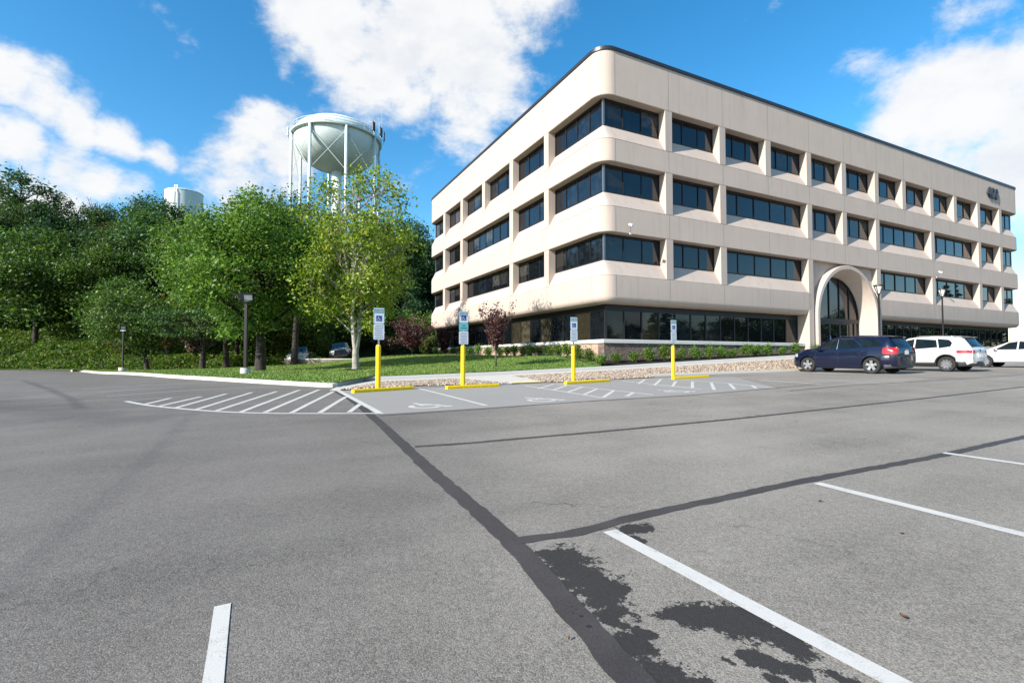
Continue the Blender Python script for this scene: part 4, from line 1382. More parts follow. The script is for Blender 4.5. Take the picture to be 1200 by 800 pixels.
SUVW = dict(SUVB, x=(-2.20, 2.22), ax=(1.32, -1.28), r=.355, clad=.37,
            w=[(-2.20, .70), (-2.1, .80), (-1.85, .87), (-1.3, .905), (0, .90), (1.3, .905), (1.75, .86), (2.05, .76), (2.22, .56)],
            zb=[(-2.20, .38), (-2.0, .27), (-1.6, .22), (1.6, .21), (2.1, .25), (2.22, .34)],
            zt=[(-2.20, 1.0), (-2.12, 1.12), (-1.83, 1.56), (-1.72, 1.62), (-1.0, 1.67), (-.1, 1.68), (.35, 1.63), (1.12, 1.17), (1.6, 1.09), (2.0, .97), (2.16, .82), (2.22, .70)],
            belt=[(-2.20, .97), (-1.8, 1.06), (-1.0, 1.045), (.8, 1.02), (1.3, 1.03), (2.0, .88), (2.22, .62)],
            wt=[(-2.20, .62), (-1.8, .62), (-1.0, .65), (.3, .65), (1.1, .71), (1.8, .68), (2.22, .42)],
            ws=(1.08, .38), rw=(-1.84, -2.11), tail=(-1.74, .86, -1.66, 1.0, .20), tailshape=1, bump=(.46, .78), diff=(.26, .47), plate=(.74, .05), platerec=CARWHITE, badge=('disc', .99), bumpm=CARWHITE, bumpm2=CARWHITE,
            seams=[[(.98, .45), (1.0, .75), (.95, 1.0)], [(-.02, .44), (-.02, 1.03)], [(-.92, .74), (-.86, .9), (-1.0, 1.03)], [(1.0, .45), (-.9, .45)]],
            mirror=(.76, 1.05), handles=((.14, .92), (-.76, .93)), rail=(.1, -1.55), railm=GALV, spoiler=(-1.68, -1.93, 1.65), spoilm=CARWHITE, chrome=None, handlem=CARWHITE)
make_car('parked_suv', SUVW, CARWHITE, (20.6, 25.0), hd, 'white car with red tail lights and black trim, parked beyond the navy blue car', 'car', trim=BLKPL,
         wins=([(.86, 1.07), (.36, 1.53), (.06, 1.565), (.06, 1.07)], [(-.01, 1.07), (-.01, 1.57), (-.82, 1.56), (-.94, 1.10)], [(-1.0, 1.10), (-.88, 1.555), (-1.30, 1.53), (-1.47, 1.35), (-1.42, 1.12)]), spokes=9, group='cars parked before the building')
SUV3 = dict(SUVW, x=(-2.3, 2.32), ax=(1.40, -1.32), r=.345,
            zt=[(-2.3, .95), (-2.2, 1.05), (-1.75, 1.42), (-1.5, 1.50), (-.8, 1.56), (-.1, 1.57), (.3, 1.52), (1.25, 1.10), (1.7, 1.02), (2.1, .90), (2.26, .78), (2.32, .66)],
            w=[(-2.3, .70), (-2.15, .80), (-1.85, .87), (-1.3, .895), (0, .89), (1.3, .895), (1.75, .86), (2.1, .76), (2.32, .56)], belt=[(-2.3, .9), (-1.8, 1.0), (-1.0, .99), (.8, .96), (1.3, .96), (2.0, .84), (2.32, .60)],
            wt=[(-2.3, .6), (-1.8, .60), (-1.0, .63), (.3, .63), (1.2, .71), (1.8, .68), (2.32, .42)], zb=[(-2.3, .44), (-2.0, .34), (-1.6, .28), (1.6, .26), (2.1, .30), (2.32, .38)],
            ws=(1.2, .34), rw=(-1.74, -2.19), mirror=(.88, .99), seams=[[(1.02, .45), (1.04, .75), (1.0, .95)], [(-.05, .44), (-.05, .97)], [(1.0, .45), (-.9, .45)]], rail=None, spoiler=None)
make_car('parked_car', SUV3, CARWHITE, (28.8, 28.1), hd, 'white car cut off by the frame edge, front wheel hidden behind the other white car', 'car',
         wins=([(.98, 1.01), (.34, 1.43), (.02, 1.46), (.02, 1.01)], [(-.05, 1.01), (-.05, 1.465), (-.75, 1.45), (-1.0, 1.06)]), spokes=9, group='cars parked before the building')
for x, Y, pt, lab in ((352, 41.3, CARSILV, 'silver car half hidden behind the low brick retaining wall'), (400.5, 41.3, CARDARK, 'dark car half hidden behind the low brick retaining wall')):
    q_ = at(x, 420, Y)
    make_car('parked_car', dict(SUV3, zfun=lambda x, y: lawn_z(x, y) - .12, bumpm=pt, bumpm2=pt, platerec=pt), pt, (q_.x, Y), R_(-72), lab, 'car', wins=([(.98, 1.01), (.34, 1.43), (.02, 1.46), (.02, 1.01)], [(-.05, 1.01), (-.05, 1.465), (-.75, 1.45), (-1.0, 1.06)]), spokes=9, details=False, group='cars behind the retaining wall')

# ================================================================== RETAINING WALL
P = resample(smooth_poly([(-17.0, 39.6), (-17.2, 38.2), (-16.3, 37.2), (-14.4, 36.9), (-12.2, 37.2), (-10.6, 38.2)], 6), 40)
root = empty('retaining_wall', (P[0].x, P[0].y, 0)); tag(root, 'low curved brick retaining wall at the back of the lawn', 'wall'); mb = MB(); cp = MB()
ra, rb_ = [], []
for i, p in enumerate(P):
    d = (P[min(i + 1, 39)] - P[max(i - 1, 0)]).normalized(); nn = Vector((-d.y, d.x)); o = p - P[0].xy; z0 = lawn_z(p.x, p.y) - .2; z1 = 1.10
    a, b = o - nn * .15, o + nn * .15; ra.append([(a.x, a.y, z0), (a.x, a.y, z1), (b.x, b.y, z1), (b.x, b.y, z0), (a.x, a.y, z0)])
    a, b = o - nn * .19, o + nn * .19; rb_.append([(a.x, a.y, z1 + .002), (a.x, a.y, z1 + .09), (b.x, b.y, z1 + .09), (b.x, b.y, z1 + .002), (a.x, a.y, z1 + .002)])
mb.grid(ra, WALLB); cp.grid(rb_, LEDGE)
for r in (ra[0], ra[-1]): mb.add(r[:4], [(0, 1, 2, 3)], WALLB)
for r in (rb_[0], rb_[-1]): cp.add(r[:4], [(0, 1, 2, 3)], LEDGE)
mb.build('wall', root); cp.build('coping', root)

# ================================================================== WATER TOWERS
TD = 95.0
c = at(395, 164, TD); zr = c.z; zb0 = hill_z(c.x, TD)
root = empty('water_tower', (c.x, TD, zb0 - .5)); tag(root, 'white water tower with a domed tank, catwalk ring and tall tubular legs above the trees', 'water tower')
zr -= zb0 - .5; RT = 7.75
mb = MB()
prof = [(0, zr + 3.6)] + [(RT * math.sin(t), zr - .1 + 3.7 * math.cos(t) ** 1.0) for t in [R_(90 * i / 16) for i in range(1, 17)]] + [(RT, zr - .9)] + [(RT * math.cos(t), zr - .9 - 5.4 * math.sin(t)) for t in [R_(90 * i / 14) for i in range(1, 15)]]
mb.lathe(prof[::-1], TANKW, 56); mb.build('tank', root, smooth=True)
mb = MB(); mb.lathe([(RT - .1, zr - .45), (8.35, zr - .42), (8.4, zr - .15), (8.3, zr - .15), (8.3, zr - .32), (RT - .1, zr - .32)], TANKW, 56); mb.build('catwalk', root, angle=40)
mb = MB()
for zz in (.35, .85): mb.lathe([(8.32 + .05 * math.cos(t), zr + zz + .05 * math.sin(t)) for t in [R_(60 * i) for i in range(7)]], TANKW, 56)
for i in range(40):
    t = 2 * math.pi * i / 40; mb.tube([(8.32 * math.cos(t), 8.32 * math.sin(t), zr - .3), (8.32 * math.cos(t), 8.32 * math.sin(t), zr + .88)], .035, TANKW, 5)
mb.build('railing', root)
legs = [R_(22.5 + 45 * i + 8) for i in range(8)]
for t in legs:
    mb = MB(); mb.tube([(8.15 * math.cos(t), 8.15 * math.sin(t), 0), (8.1 * math.cos(t), 8.1 * math.sin(t), zr - .4)], .27, TANKW, 14); mb.build('leg', root, smooth=True)
for k, t in enumerate(legs):
    t2 = legs[(k + 1) % 8]
    for za, zb_ in ((zr - 8.5, zr - 1.2), (zr - 1.2, zr - 8.5)):
        mb = MB(); mb.tube([(8.1 * math.cos(t), 8.1 * math.sin(t), za), (8.1 * math.cos(t2), 8.1 * math.sin(t2), zb_)], .045, TANKW, 5); mb.build('brace', root)
mb = MB(); mb.tube([(0, 0, 0), (0, 0, zr - 6.0)], .9, TANKW, 16); mb.build('riser_pipe', root, smooth=True)
mb = MB(); rr = random.Random(8)
for i in range(9): a = -2.2 + i * .3; mb.tube([(a - .6, -.3, zr + 3.4 - .07 * a * a), (a - .6, -.3, zr + 4.2 + rr.uniform(-.2, .25) - .07 * a * a)], .05, TANKW, 5)
mb.build('vent_mast', root)
for t, k in ((R_(-8), 3), (R_(5), 2), (R_(-170), 3), (R_(176), 2), (R_(-24), 2)):
    mb = MB(); x, y = 8.8 * math.cos(t), 8.8 * math.sin(t)
    mb.tube([(x, y, zr - .6), (x, y, zr + 1.9)], .06, GALV, 6)
    for j in range(k): mb.obox((x + .15 * math.cos(t) - (j - k / 2) * .4 * math.sin(t), y + (j - k / 2) * .4 * math.cos(t), zr + .9), (.10, .14, .85), Matrix.Rotation(t, 3, 'Z'), WHITEM if abs(t) > 1 else DARKM)
    mb.build('antenna', root)
mb = MB(); t = R_(-4); mb.tube([(8.3 * math.cos(t), 8.3 * math.sin(t), zr), (8.3 * math.cos(t), 8.3 * math.sin(t), zr + 3.3), (6.2 * math.cos(t), 6.2 * math.sin(t), zr + 3.3)], .06, TANKW, 6); mb.tube([(8.6, 0, zr), (8.6, 0, zr + 6.5)], .03, GALV, 5); mb.build('davit_arm', root)
c = at(216, 226, 112.); zb0 = hill_z(c.x, 112.)
root = empty('water_tank', (c.x, 112., zb0 - .3)); tag(root, 'white cylindrical water tank peeking over the trees on the hill', 'water tank'); H = c.z - zb0 + .3
mb = MB(); mb.lathe([(0, 0), (3.7, 0), (3.7, H - .35), (3.78, H - .3), (3.78, H - .15), (3.6, H), (2.4, H + .35), (0, H + .55)], TANKW, 48); mb.build('tank', root, angle=40)
mb = MB(); t = R_(-82)
for dx in (-.25, .25): mb.tube([(3.85 * math.cos(t) + dx, 3.85 * math.sin(t), 0), (3.85 * math.cos(t) + dx, 3.85 * math.sin(t), H - 1.0), (3.5 * math.cos(t) + dx, 3.5 * math.sin(t), H + .6)], .08, GALV, 5)
mb.build('ladder', root)

# ================================================================== PLANTS
def leaves_mesh(name, C, size, mats, rs, up=.5, aspect=1.7, sizevar=.4, mi=None):
    """one small bent leaf-shaped face per centre"""
    N = len(C); n = rs.randn(N, 3); n[:, 2] += up * 1.6; n /= np.linalg.norm(n, axis=1)[:, None]
    d = rs.randn(N, 3); d -= n * (d * n).sum(1)[:, None]; d /= np.linalg.norm(d, axis=1)[:, None] + 1e-9
    e = np.cross(n, d); s = (size * (1 + sizevar * rs.uniform(-1, 1, N)))[:, None]
    L = s * .5; Wd = s * .5 / aspect
    V = np.stack([C - d * L, C + e * Wd - d * L * .1 + n * s * .06, C + d * L - n * s * .10, C - e * Wd - d * L * .1 + n * s * .06], 1).reshape(-1, 3)
    me = bpy.data.meshes.new(name); me.vertices.add(4 * N); me.vertices.foreach_set('co', V.astype(np.float32).ravel())
    me.loops.add(4 * N); me.loops.foreach_set('vertex_index', np.arange(4 * N, dtype=np.int32))
    me.polygons.add(N); me.polygons.foreach_set('loop_start', np.arange(0, 4 * N, 4, dtype=np.int32))
    for m in mats: me.materials.append(m)
    if mi is not None: me.polygons.foreach_set('material_index', mi.astype(np.int32))
    me.update(); return me


def link(me, name, parent=None):
    o = bpy.data.objects.new(name, me); col.objects.link(o); o.parent = parent; return o


def curve_pts(a, b, sag, n, rr):
    a, b = Vector(a), Vector(b); L = (b - a).length; m = a.lerp(b, .5) + Vector((rr.uniform(-.08, .08) * L, rr.uniform(-.08, .08) * L, sag * L))
    return [(a * (1 - t) ** 2 + m * 2 * t * (1 - t) + b * t * t) for t in [i / (n - 1) for i in range(n)]]


def make_tree(name, seed, H, z0, rx, leaf, nleaf, lmats, bark, tr=.16, lobes=14, lobr=.36, lean=(0, 0), shape='round', clump=.35, forks=1, limb_r=.35, top_sparse=0.0, mixp=None, flat=1.0, up=.5):
    rr = random.Random(seed); rs = np.random.RandomState(seed)
    root = empty(name)
    rz = (H - z0) / 2; zc = z0 + rz
    tb = MB()
    stems = []
    for f in range(forks):
        a = 6.28 * f / forks + rr.random(); off = 0 if forks == 1 else rx * .30
        topp = Vector((lean[0] * H + off * math.cos(a), lean[1] * H + off * math.sin(a), H * (.86 if shape != 'cone' else .98)))
        bz = Vector((0, 0, -.15)); kz = z0 * (.75 if forks > 1 else .5); k1 = Vector((lean[0] * kz + rr.uniform(-.05, .05), lean[1] * kz + rr.uniform(-.05, .05), kz))
        p = [bz, Vector((k1.x * .2, k1.y * .2, kz * .12))] + [k1] + [k1.lerp(topp, t) + Vector((rr.uniform(-.12, .12), rr.uniform(-.12, .12), 0)) * rx * .25 for t in (.2, .4, .6, .8)] + [topp]
        r0 = tr if f == 0 else tr * .75
        tb.tube(p, [r0 * 1.55, r0 * 1.08, r0 * .92, r0 * .74, r0 * .55, r0 * .38, r0 * .22, r0 * .05], bark, 9)
        stems.append(p)
    cl = []
    for i in range(lobes):
        u = (i + .5) / lobes; z = 1 - 2 * u; t = i * 2.399963 + rr.uniform(-.4, .4)
        if shape == 'cone':
            hz = z0 + (H - z0) * (1 - u) ** 1.15 * .98; w = rx * (1 - (hz - z0) / (H - z0)) ** .85 * rr.uniform(.45, .95) + .1
            c = Vector((w * math.cos(t), w * math.sin(t), hz)); lr = rx * lobr * (.35 + .65 * (1 - (hz - z0) / (H - z0)))
        else:
            k = rr.uniform(.52, .82); w = math.sqrt(max(0, 1 - z * z))
            c = Vector((rx * k * w * math.cos(t), rx * k * w * math.sin(t), zc + rz * k * z)); lr = rx * lobr * rr.uniform(.7, 1.2)
            c.x += lean[0] * c.z; c.y += lean[1] * c.z
        cl.append((c, lr))
    C = []
    wts = [lr ** 2 * (1 - top_sparse * max(0, (c.z - zc) / rz)) for c, lr in cl]; tot = sum(wts)
    for (c, lr), w in zip(cl, wts):
        st = rr.choice(stems)
        hz = max(z0 * .85, c.z - (c.xy.length) * (.75 if shape != 'cone' else .05)) * rr.uniform(.88, 1.0)
        s = None
        for a, b in zip(st, st[1:]):
            if a.z <= hz <= b.z: s = a.lerp(b, (hz - a.z) / max(1e-6, b.z - a.z))
        if s is None: s = st[2]
        P = curve_pts(s, c, .10 if shape != 'cone' else -.06, 6, rr); r0 = tr * limb_r
        tb.tube(P, [r0 * (1 - .8 * i / 5) for i in range(6)], bark, 5, False)
        ncl = max(5, int(13 * lr / (rx * lobr))); n_l = int(nleaf * w / tot)
        for k in range(ncl):
            d = Vector((rr.gauss(0, 1), rr.gauss(0, 1), rr.gauss(0, 1) * .8 * flat)).normalized() * lr * rr.uniform(.35, 1.05)
            d.z *= flat
            q = c + d
            tb.tube(curve_pts(P[3 + k % 3], q, .08, 4, rr), [r0 * .3, r0 * .22, r0 * .14, r0 * .05], bark, 3, False)
            m = max(3, n_l // ncl); sg = clump * lr
            C.append(np.array(q) + rs.randn(m, 3) * np.array([sg, sg, sg * .75 * flat]))
    C = np.concatenate(C)
    mi = None
    if mixp: mi = (rs.rand(len(C)) < mixp).astype(int)
    link(leaves_mesh('crown', C, leaf, lmats, rs, up=up, mi=mi), 'crown', root)
    tb.build('trunk', root, smooth=True)
    return root


L_DARK = leaf_mat('leaf_dark', [(0.022, 0.053, 0.012), (0.040, 0.092, 0.022), (0.066, 0.128, 0.031), (0.096, 0.157, 0.040)])
L_MID = leaf_mat('leaf_mid', [(0.044, 0.104, 0.016), (0.073, 0.160, 0.024), (0.104, 0.210, 0.033), (0.170, 0.280, 0.044)])
L_OLIVE = leaf_mat('leaf_olive', [(0.051, 0.065, 0.019), (0.083, 0.106, 0.026), (0.119, 0.135, 0.040), (0.164, 0.155, 0.055)])
L_BLUE = leaf_mat('leaf_bluegreen', [(0.019, 0.054, 0.029), (0.035, 0.080, 0.042), (0.051, 0.109, 0.054)])
L_YEL = leaf_mat('leaf_yellowgreen', [(0.109, 0.208, 0.021), (0.181, 0.317, 0.032), (0.273, 0.399, 0.052), (0.436, 0.491, 0.073)], .45)
L_MAPLE = leaf_mat('leaf_maple', [(0.048, 0.107, 0.018), (0.085, 0.167, 0.029), (0.142, 0.243, 0.041), (0.242, 0.330, 0.055)], .4)
L_PINE = leaf_mat('leaf_pine', [(0.024, 0.063, 0.021), (0.039, 0.093, 0.030), (0.068, 0.128, 0.039)], .15)
L_PURP = leaf_mat('leaf_purple', [(0.026, 0.010, 0.016), (0.058, 0.018, 0.026), (0.104, 0.033, 0.039), (0.130, 0.065, 0.046)], .25)
L_RED = leaf_mat('leaf_red', [(.12, .020, .010), (.22, .045, .018), (.16, .05, .02), (.05, .06, .015)], .3)
L_BROWN = leaf_mat('leaf_brown', [(0.072, 0.042, 0.026), (0.120, 0.072, 0.046), (0.054, 0.060, 0.024), (0.144, 0.102, 0.066)], .2)
L_HEDGE = leaf_mat('leaf_hedge', [(0.046, 0.098, 0.011), (0.081, 0.149, 0.018), (0.127, 0.218, 0.030), (0.184, 0.287, 0.046)], .35)
BARKD = bark_mat('bark_dark', (.012, .010, .008), (.045, .036, .028))
BARKP = bark_mat('bark_pale', (.17, .155, .125), (.42, .39, .33))
BARKG = bark_mat('bark_grey', (.05, .045, .04), (.11, .10, .085))

# --- lawn trees
def place(o, px, f=lawn_z, rz=0.0, s=1.0):
    p = on(px[0], px[1], f); o.location = p; o.rotation_euler = (0, 0, rz); o.scale = (s, s, s); return p


def hgt(px, ytop, Y, z): return at(px, ytop, Y).z - z


p = on(305, 433.8, lawn_z); H = hgt(280, 232, p.y, p.z)
t = make_tree('deciduous_tree', 21, H, 2.2, 4.3, .16, 44000, [L_MAPLE, L_MID], BARKD, .27, 34, .30, mixp=.3, clump=.25)
place(t, (305, 433.8)); tag(t, 'big full bright green tree with a dark trunk just right of the twin floodlight post', 'tree')
p2 = on(345, 429.0, lawn_z)
p2 = Vector((at(345, 420, 36.5).x, 36.5, 0)); p2.z = lawn_z(p2.x, p2.y); H = hgt(330, 224, p2.y, p2.z)
t = make_tree('deciduous_tree', 35, H, 3.0, 4.6, .19, 28000, [L_MID, L_MAPLE], BARKD, .24, 28, .32, mixp=.4, clump=.26)
t.location = p2; tag(t, 'tall green tree with its trunk rising by the left end of the retaining wall', 'tree')
p3 = Vector((at(266, 420, 37.5).x, 37.5, 0)); p3.z = lawn_z(p3.x, p3.y); H = hgt(262, 258, p3.y, p3.z)
t = make_tree('deciduous_tree', 52, H, 3.2, 4.4, .19, 28000, [L_MID, L_MAPLE], BARKD, .2, 26, .33, mixp=.5, clump=.27, lean=(-.05, 0))
t.location = p3; tag(t, 'tall green tree with a leaning trunk between the low pine and floodlight post', 'tree')
# sparse young tree with a pale forked trunk
p = on(417, 433.2, lawn_z); H = hgt(410, 180, p.y, p.z)
t = make_tree('young_tree', 77, H, 1.2, 3.25, .165, 15000, [L_YEL, L_MAPLE], BARKP, .17, 44, .27, top_sparse=.62, forks=3, limb_r=.30, mixp=.15, clump=.32)
place(t, (417, 433.2)); tag(t, 'airy yellow green tree with a pale forked trunk on the lawn before the water tower', 'tree')
mb = MB(); mb.lathe([(0, .05), (.4, .04), (.62, .01), (.66, -.05)], MULCH, 18); o = mb.build('mulch_ring', smooth=True); o.location = on(417, 433.2, lawn_z); tag(o, 'dark mulch ring round the foot of the pale forked tree', 'mulch ring')
# low spreading pine
p = on(237, 432.3, lawn_z); H = hgt(237, 352, p.y, p.z)
t = make_tree('pine_tree', 13, H, 1.45, 3.9, .14, 9000, [L_PINE, L_MID], BARKD, .2, 14, .30, mixp=.3, flat=.16, clump=.5, limb_r=.4)
place(t, (237, 432.3)); tag(t, 'low spreading pine with flat layered branches on the lawn left of the floodlight post', 'tree')
p = on(173, 433.3, lawn_z); H = hgt(150, 342, p.y, p.z)
t = make_tree('deciduous_tree', 91, H, 1.6, 3.0, .19, 10000, [L_DARK, L_MID], BARKD, .15, 16, .36, mixp=.6, lean=(-.22, .05), clump=.42)
place(t, (173, 433.3)); tag(t, 'small leaning dark green tree at the lawn end beside the small far floodlight post', 'tree')

# --- ornamental purple trees and dry shrubs
def upright(name, seed, H, spread, nst, leaf, nleaf, m, bark, r=.03, zl=.3):
    rr = random.Random(seed); rs = np.random.RandomState(seed); root = empty(name); tb = MB(); C = []
    tb.tube([(0, 0, -.1), (.01, 0, H * zl * .5), (0, .01, H * zl)], [r * 1.5, r * 1.2, r], bark, 7)
    for i in range(nst):
        t = i * 2.4 + rr.random(); k = rr.uniform(.15, 1) * spread; h = H * rr.uniform(.72, 1.0)
        P = curve_pts((0, 0, H * zl * rr.uniform(.6, 1)), (k * math.cos(t), k * math.sin(t), h), -.05, 7, rr)
        tb.tube(P, [r * .6 * (1 - .85 * j / 6) for j in range(7)], bark, 4, False)
        for j in range(nleaf // nst):
            q = P[0].lerp(P[-1], 0); u = rr.uniform(.18, 1.0); a = u * 6; j0 = min(5, int(a)); q = P[j0].lerp(P[j0 + 1], a - j0)
            C.append((q.x + rr.gauss(0, .07 * spread + .02), q.y + rr.gauss(0, .07 * spread + .02), q.z + rr.gauss(0, .06)))
    link(leaves_mesh('crown', np.array(C), leaf, [m], rs, up=.2), 'crown', root); tb.build('trunk', root, smooth=True); return root


p = on(581, 429.5, lawn_z); t = upright('ornamental_tree', 3, hgt(577, 353, p.y, p.z), .95, 16, .105, 2000, L_PURP, BARKG, .035)
place(t, (581, 429.5)); tag(t, 'slim young purple leaved tree on the lawn before the sunlit facade', 'tree')
for px, Y, yt, sp, lab in ((483, 50, 372, 2.6, 'wide purple leaved shrub beyond the far end of the building'), (520, 45.5, 385, .8, 'small purple shrub against the far end of the sunlit facade')):
    q_ = at(px, 415, Y); z = max(lawn_z(q_.x, Y), hill_z(q_.x, Y)); t = upright('purple_shrub', px, hgt(px, yt, Y, z), sp, 26, .2, 2600, L_PURP, BARKG, .05, .15); t.location = (q_.x, Y, z); tag(t, lab, 'shrub')
for px, Y, yt, sp, m, lab in ((455, 52, 392, 2.2, L_BROWN, 'dry brown bush beyond the lawn, left of the wide purple shrub'), (196, 45.5, 345, 1.9, L_RED, 'rust red leaved bush at the foot of the wood'), (172, 46.5, 380, 1.6, L_BROWN, 'dry brown bush below the rust red one at the foot of the wood'),
                              (228, 45, 372, 2.0, L_BROWN, 'dry brown bush behind the low spreading pine'), (500, 56, 392, 1.6, L_OLIVE, 'olive bush peeking out by the far end of the building'), (150, 45.5, 395, 1.8, L_OLIVE, 'olive bush behind the small far floodlight post')):
    q_ = at(px, 415, Y); z = max(lawn_z(q_.x, Y), hill_z(q_.x, Y)); t = upright('bush', int(px * 3), hgt(px, yt, Y, z), sp, 30, .22, 2600, m, BARKG, .05, .12); t.location = (q_.x, Y, z); tag(t, lab, 'shrub')

# --- the wood on the hill
hill_kinds = [
    ('dense dark green tree in the wood on the hillside', make_tree('wood_tree', 101, 11, 2.2, 3.9, .25, 16000, [L_DARK, L_BLUE], BARKD, .2, 22, .38, mixp=.2, clump=.30)),
    ('mid green leafy tree in the wood on the hillside', make_tree('wood_tree', 102, 10, 1.8, 3.8, .25, 16000, [L_MID, L_DARK], BARKD, .2, 20, .40, mixp=.5, clump=.30)),
    ('dull olive tree in the wood on the hillside', make_tree('wood_tree', 103, 10.5, 2.0, 3.4, .24, 15000, [L_OLIVE, L_DARK], BARKD, .2, 20, .38, mixp=.45, clump=.30)),
    ('conical blue green tree in the wood on the hillside', make_tree('wood_tree', 104, 12, 1.0, 3.2, .24, 15000, [L_BLUE, L_DARK], BARKD, .2, 34, .36, mixp=.4, shape='cone', clump=.45)),
    ('shrubby low green tree at the edge of the wood', make_tree('wood_tree', 105, 5.5, .5, 3.1, .23, 11000, [L_MID, L_OLIVE], BARKD, .12, 16, .42, mixp=.35, clump=.45)),
    ('tall open crowned dark tree on the skyline of the hill', make_tree('wood_tree', 106, 15, 6.5, 3.4, .27, 4200, [L_DARK, L_BLUE], BARKD, .22, 15, .25, mixp=.3, clump=.5, limb_r=.4)),
]
SKY = [(-80, 190), (0, 196), (35, 206), (55, 250), (88, 268), (105, 250), (120, 236), (140, 247), (155, 268), (172, 236), (190, 226), (212, 246), (240, 246), (300, 240), (370, 248), (400, 262), (440, 258), (470, 250), (500, 262), (520, 262)]
rr = random.Random(31); used = set(); spots = []
Yv = 45.0
while Yv < 92:
    s_step = 4.6 + (Yv - 45) * .055
    x = -1.12 * Yv - 2
    while x < -.13 * Yv:
        X, Y = x + rr.uniform(-1.5, 1.5), Yv + rr.uniform(-1.6, 1.6); s = hill_s(X, Y)
        if s > 1.8 and not (X > -26 and abs(Y - TD) < 12): spots.append((X, Y, s))
        x += s_step
    Yv += 4.4 + (Yv - 45) * .03
for (X, Y, s) in spots:
    px = 600 + X / Y * FPX; z = hill_z(X, Y); lim = at(px, interp(SKY, px) + rr.uniform(4, 26) * (1 if px < 215 else .4), Y).z - z
    if px > 512: continue
    if px < 140 and s < 6.5: continue
    k = rr.choices((0, 1, 2, 3, 4), (4, 3, 2, 2, 1))[0] if s > 6 else rr.choices((4, 1, 2), (6, 1, 1))[0]
    base = (11, 10, 10.5, 12, 5.5)[k]; sc = rr.uniform(.85, 1.2)
    if lim < 3.5: continue
    if s <= 6: sc *= .85
    sc = min(sc, lim / base)
    if sc < .4: continue
    lab, src = hill_kinds[k]
    o = src if k not in used else copy_tree(src)
    used.add(k); o.location = (X, Y, z - .1); o.rotation_euler = (0, 0, rr.uniform(0, 6.28)); w = sc * rr.uniform(.95, 1.2) if sc > .7 else max(sc * 1.2, .6)
    o.scale = (w, w, sc); tag(o, lab, 'tree', 'trees of the wood on the hill')
# the ones that break the skyline
for i, (px, yt, Y, k, wk, lab) in enumerate(((22, 193, 66, 5, 1.25, 'tallest dark open crowned tree at the left end of the skyline'), (66, 219, 70, 5, .8, 'slender open crowned tree on the skyline between two denser dark trees'), (116, 233, 70, 0, .8, 'dense dark tree top on the skyline beside bare dead branches'),
                                      (181, 223, 68, 0, .95, 'rounded dark tree top on the skyline just left of the white tank'), (92, 292, 62, 2, 1.0, 'olive tree in the dip of the skyline'), (140, 246, 72, 2, .75, 'olive tree top on the skyline right of the dead branches'), (430, 258, 78, 0, .8, 'dark tree beyond the lawn seen through the right side of the airy yellow green tree'), (460, 250, 74, 1, .75, 'leafy green tree beyond the far end of the building, between dark trees'), (489, 257, 72, 0, .75, 'dark tree right against the far end of the building'), (36, 228, 62, 0, 1.0, 'broad dark tree near the left end of the skyline'))):
    X = at(px, 300, Y).x; z = hill_z(X, Y); h_ = at(px, yt, Y).z - z; base = (11, 10, 10.5, 12, 5.5, 15)[k]; src = hill_kinds[k][1]
    o = src if k not in used else copy_tree(src); used.add(k); sc = h_ / base
    o.location = (X, Y, z - .1); o.rotation_euler = (0, 0, px * .7); o.scale = (sc * wk, sc * wk, sc); tag(o, lab, 'tree', 'trees of the wood on the hill')
# dead branches
X = at(110, 300, 69.).x; z = hill_z(X, 69.); H = at(110, 229, 69.).z - z; mb = MB(); r_ = random.Random(5)
mb.tube([(0, 0, 0), (.1, 0, H * .6), (.2, .1, H * .8)], [.2, .13, .08], BARKG, 6)
for i in range(16):
    t = i * 2.4; a = Vector((.15, .05, H * r_.uniform(.55, .8))); b = a + Vector((math.cos(t) * r_.uniform(.8, 2.4), math.sin(t) * 1.2, r_.uniform(1.2, 3.2))); b.z = min(b.z, H)
    mb.tube(curve_pts(a, b, -.1, 6, r_), [.06, .05, .045, .035, .03, .02], BARKG, 4)
o = mb.build('dead_tree', smooth=True); o.location = (X, 69., z); tag(o, 'bare grey dead tree on the skyline above the wood', 'tree')

# --- green creeping cover on the foot of the hill
rs = np.random.RandomState(12); C = []
lum = [(rs.uniform(-62, -6), rs.uniform(42.6, 56), rs.uniform(.9, 2.2), rs.uniform(.2, 1.0)) for _ in range(380)]
N = 0
for (X, Y, r, h) in lum:
    s = hill_s(X, Y)
    if s < .3 or s > 13 or X / Y < -1.2: continue
    h *= min(1, .3 + s / 4); n = int(150 * r * r * (1 if Y < 50 else .7))
    a = rs.rand(n) * 6.283; d = np.sqrt(rs.rand(n)) * r; x = X + d * np.cos(a); y = Y + d * np.sin(a)
    for i in range(n):
        sx = hill_s(x[i], y[i])
        if sx < .15: continue
        C.append((x[i], y[i], hill_z(x[i], y[i]) + h * (1 - (d[i] / r) ** 2) ** .5 * (.75 + .25 * rs.rand()) + .05))
for _ in range(40000):
    X, Y = rs.uniform(-62, -4), 42.6 + rs.rand() ** 1.3 * 16; s = hill_s(X, Y)
    if .1 < s < 15: C.append((X, Y, hill_z(X, Y) + rs.rand() * .22))
C = np.array(C); me = leaves_mesh('ground_cover', C, .20, [L_MID, L_OLIVE, L_HEDGE], rs, up=.9, aspect=1.3, mi=rs.choice(3, len(C), p=(.5, .27, .23)))
tag(link(me, 'ground_cover'), kind='stuff')

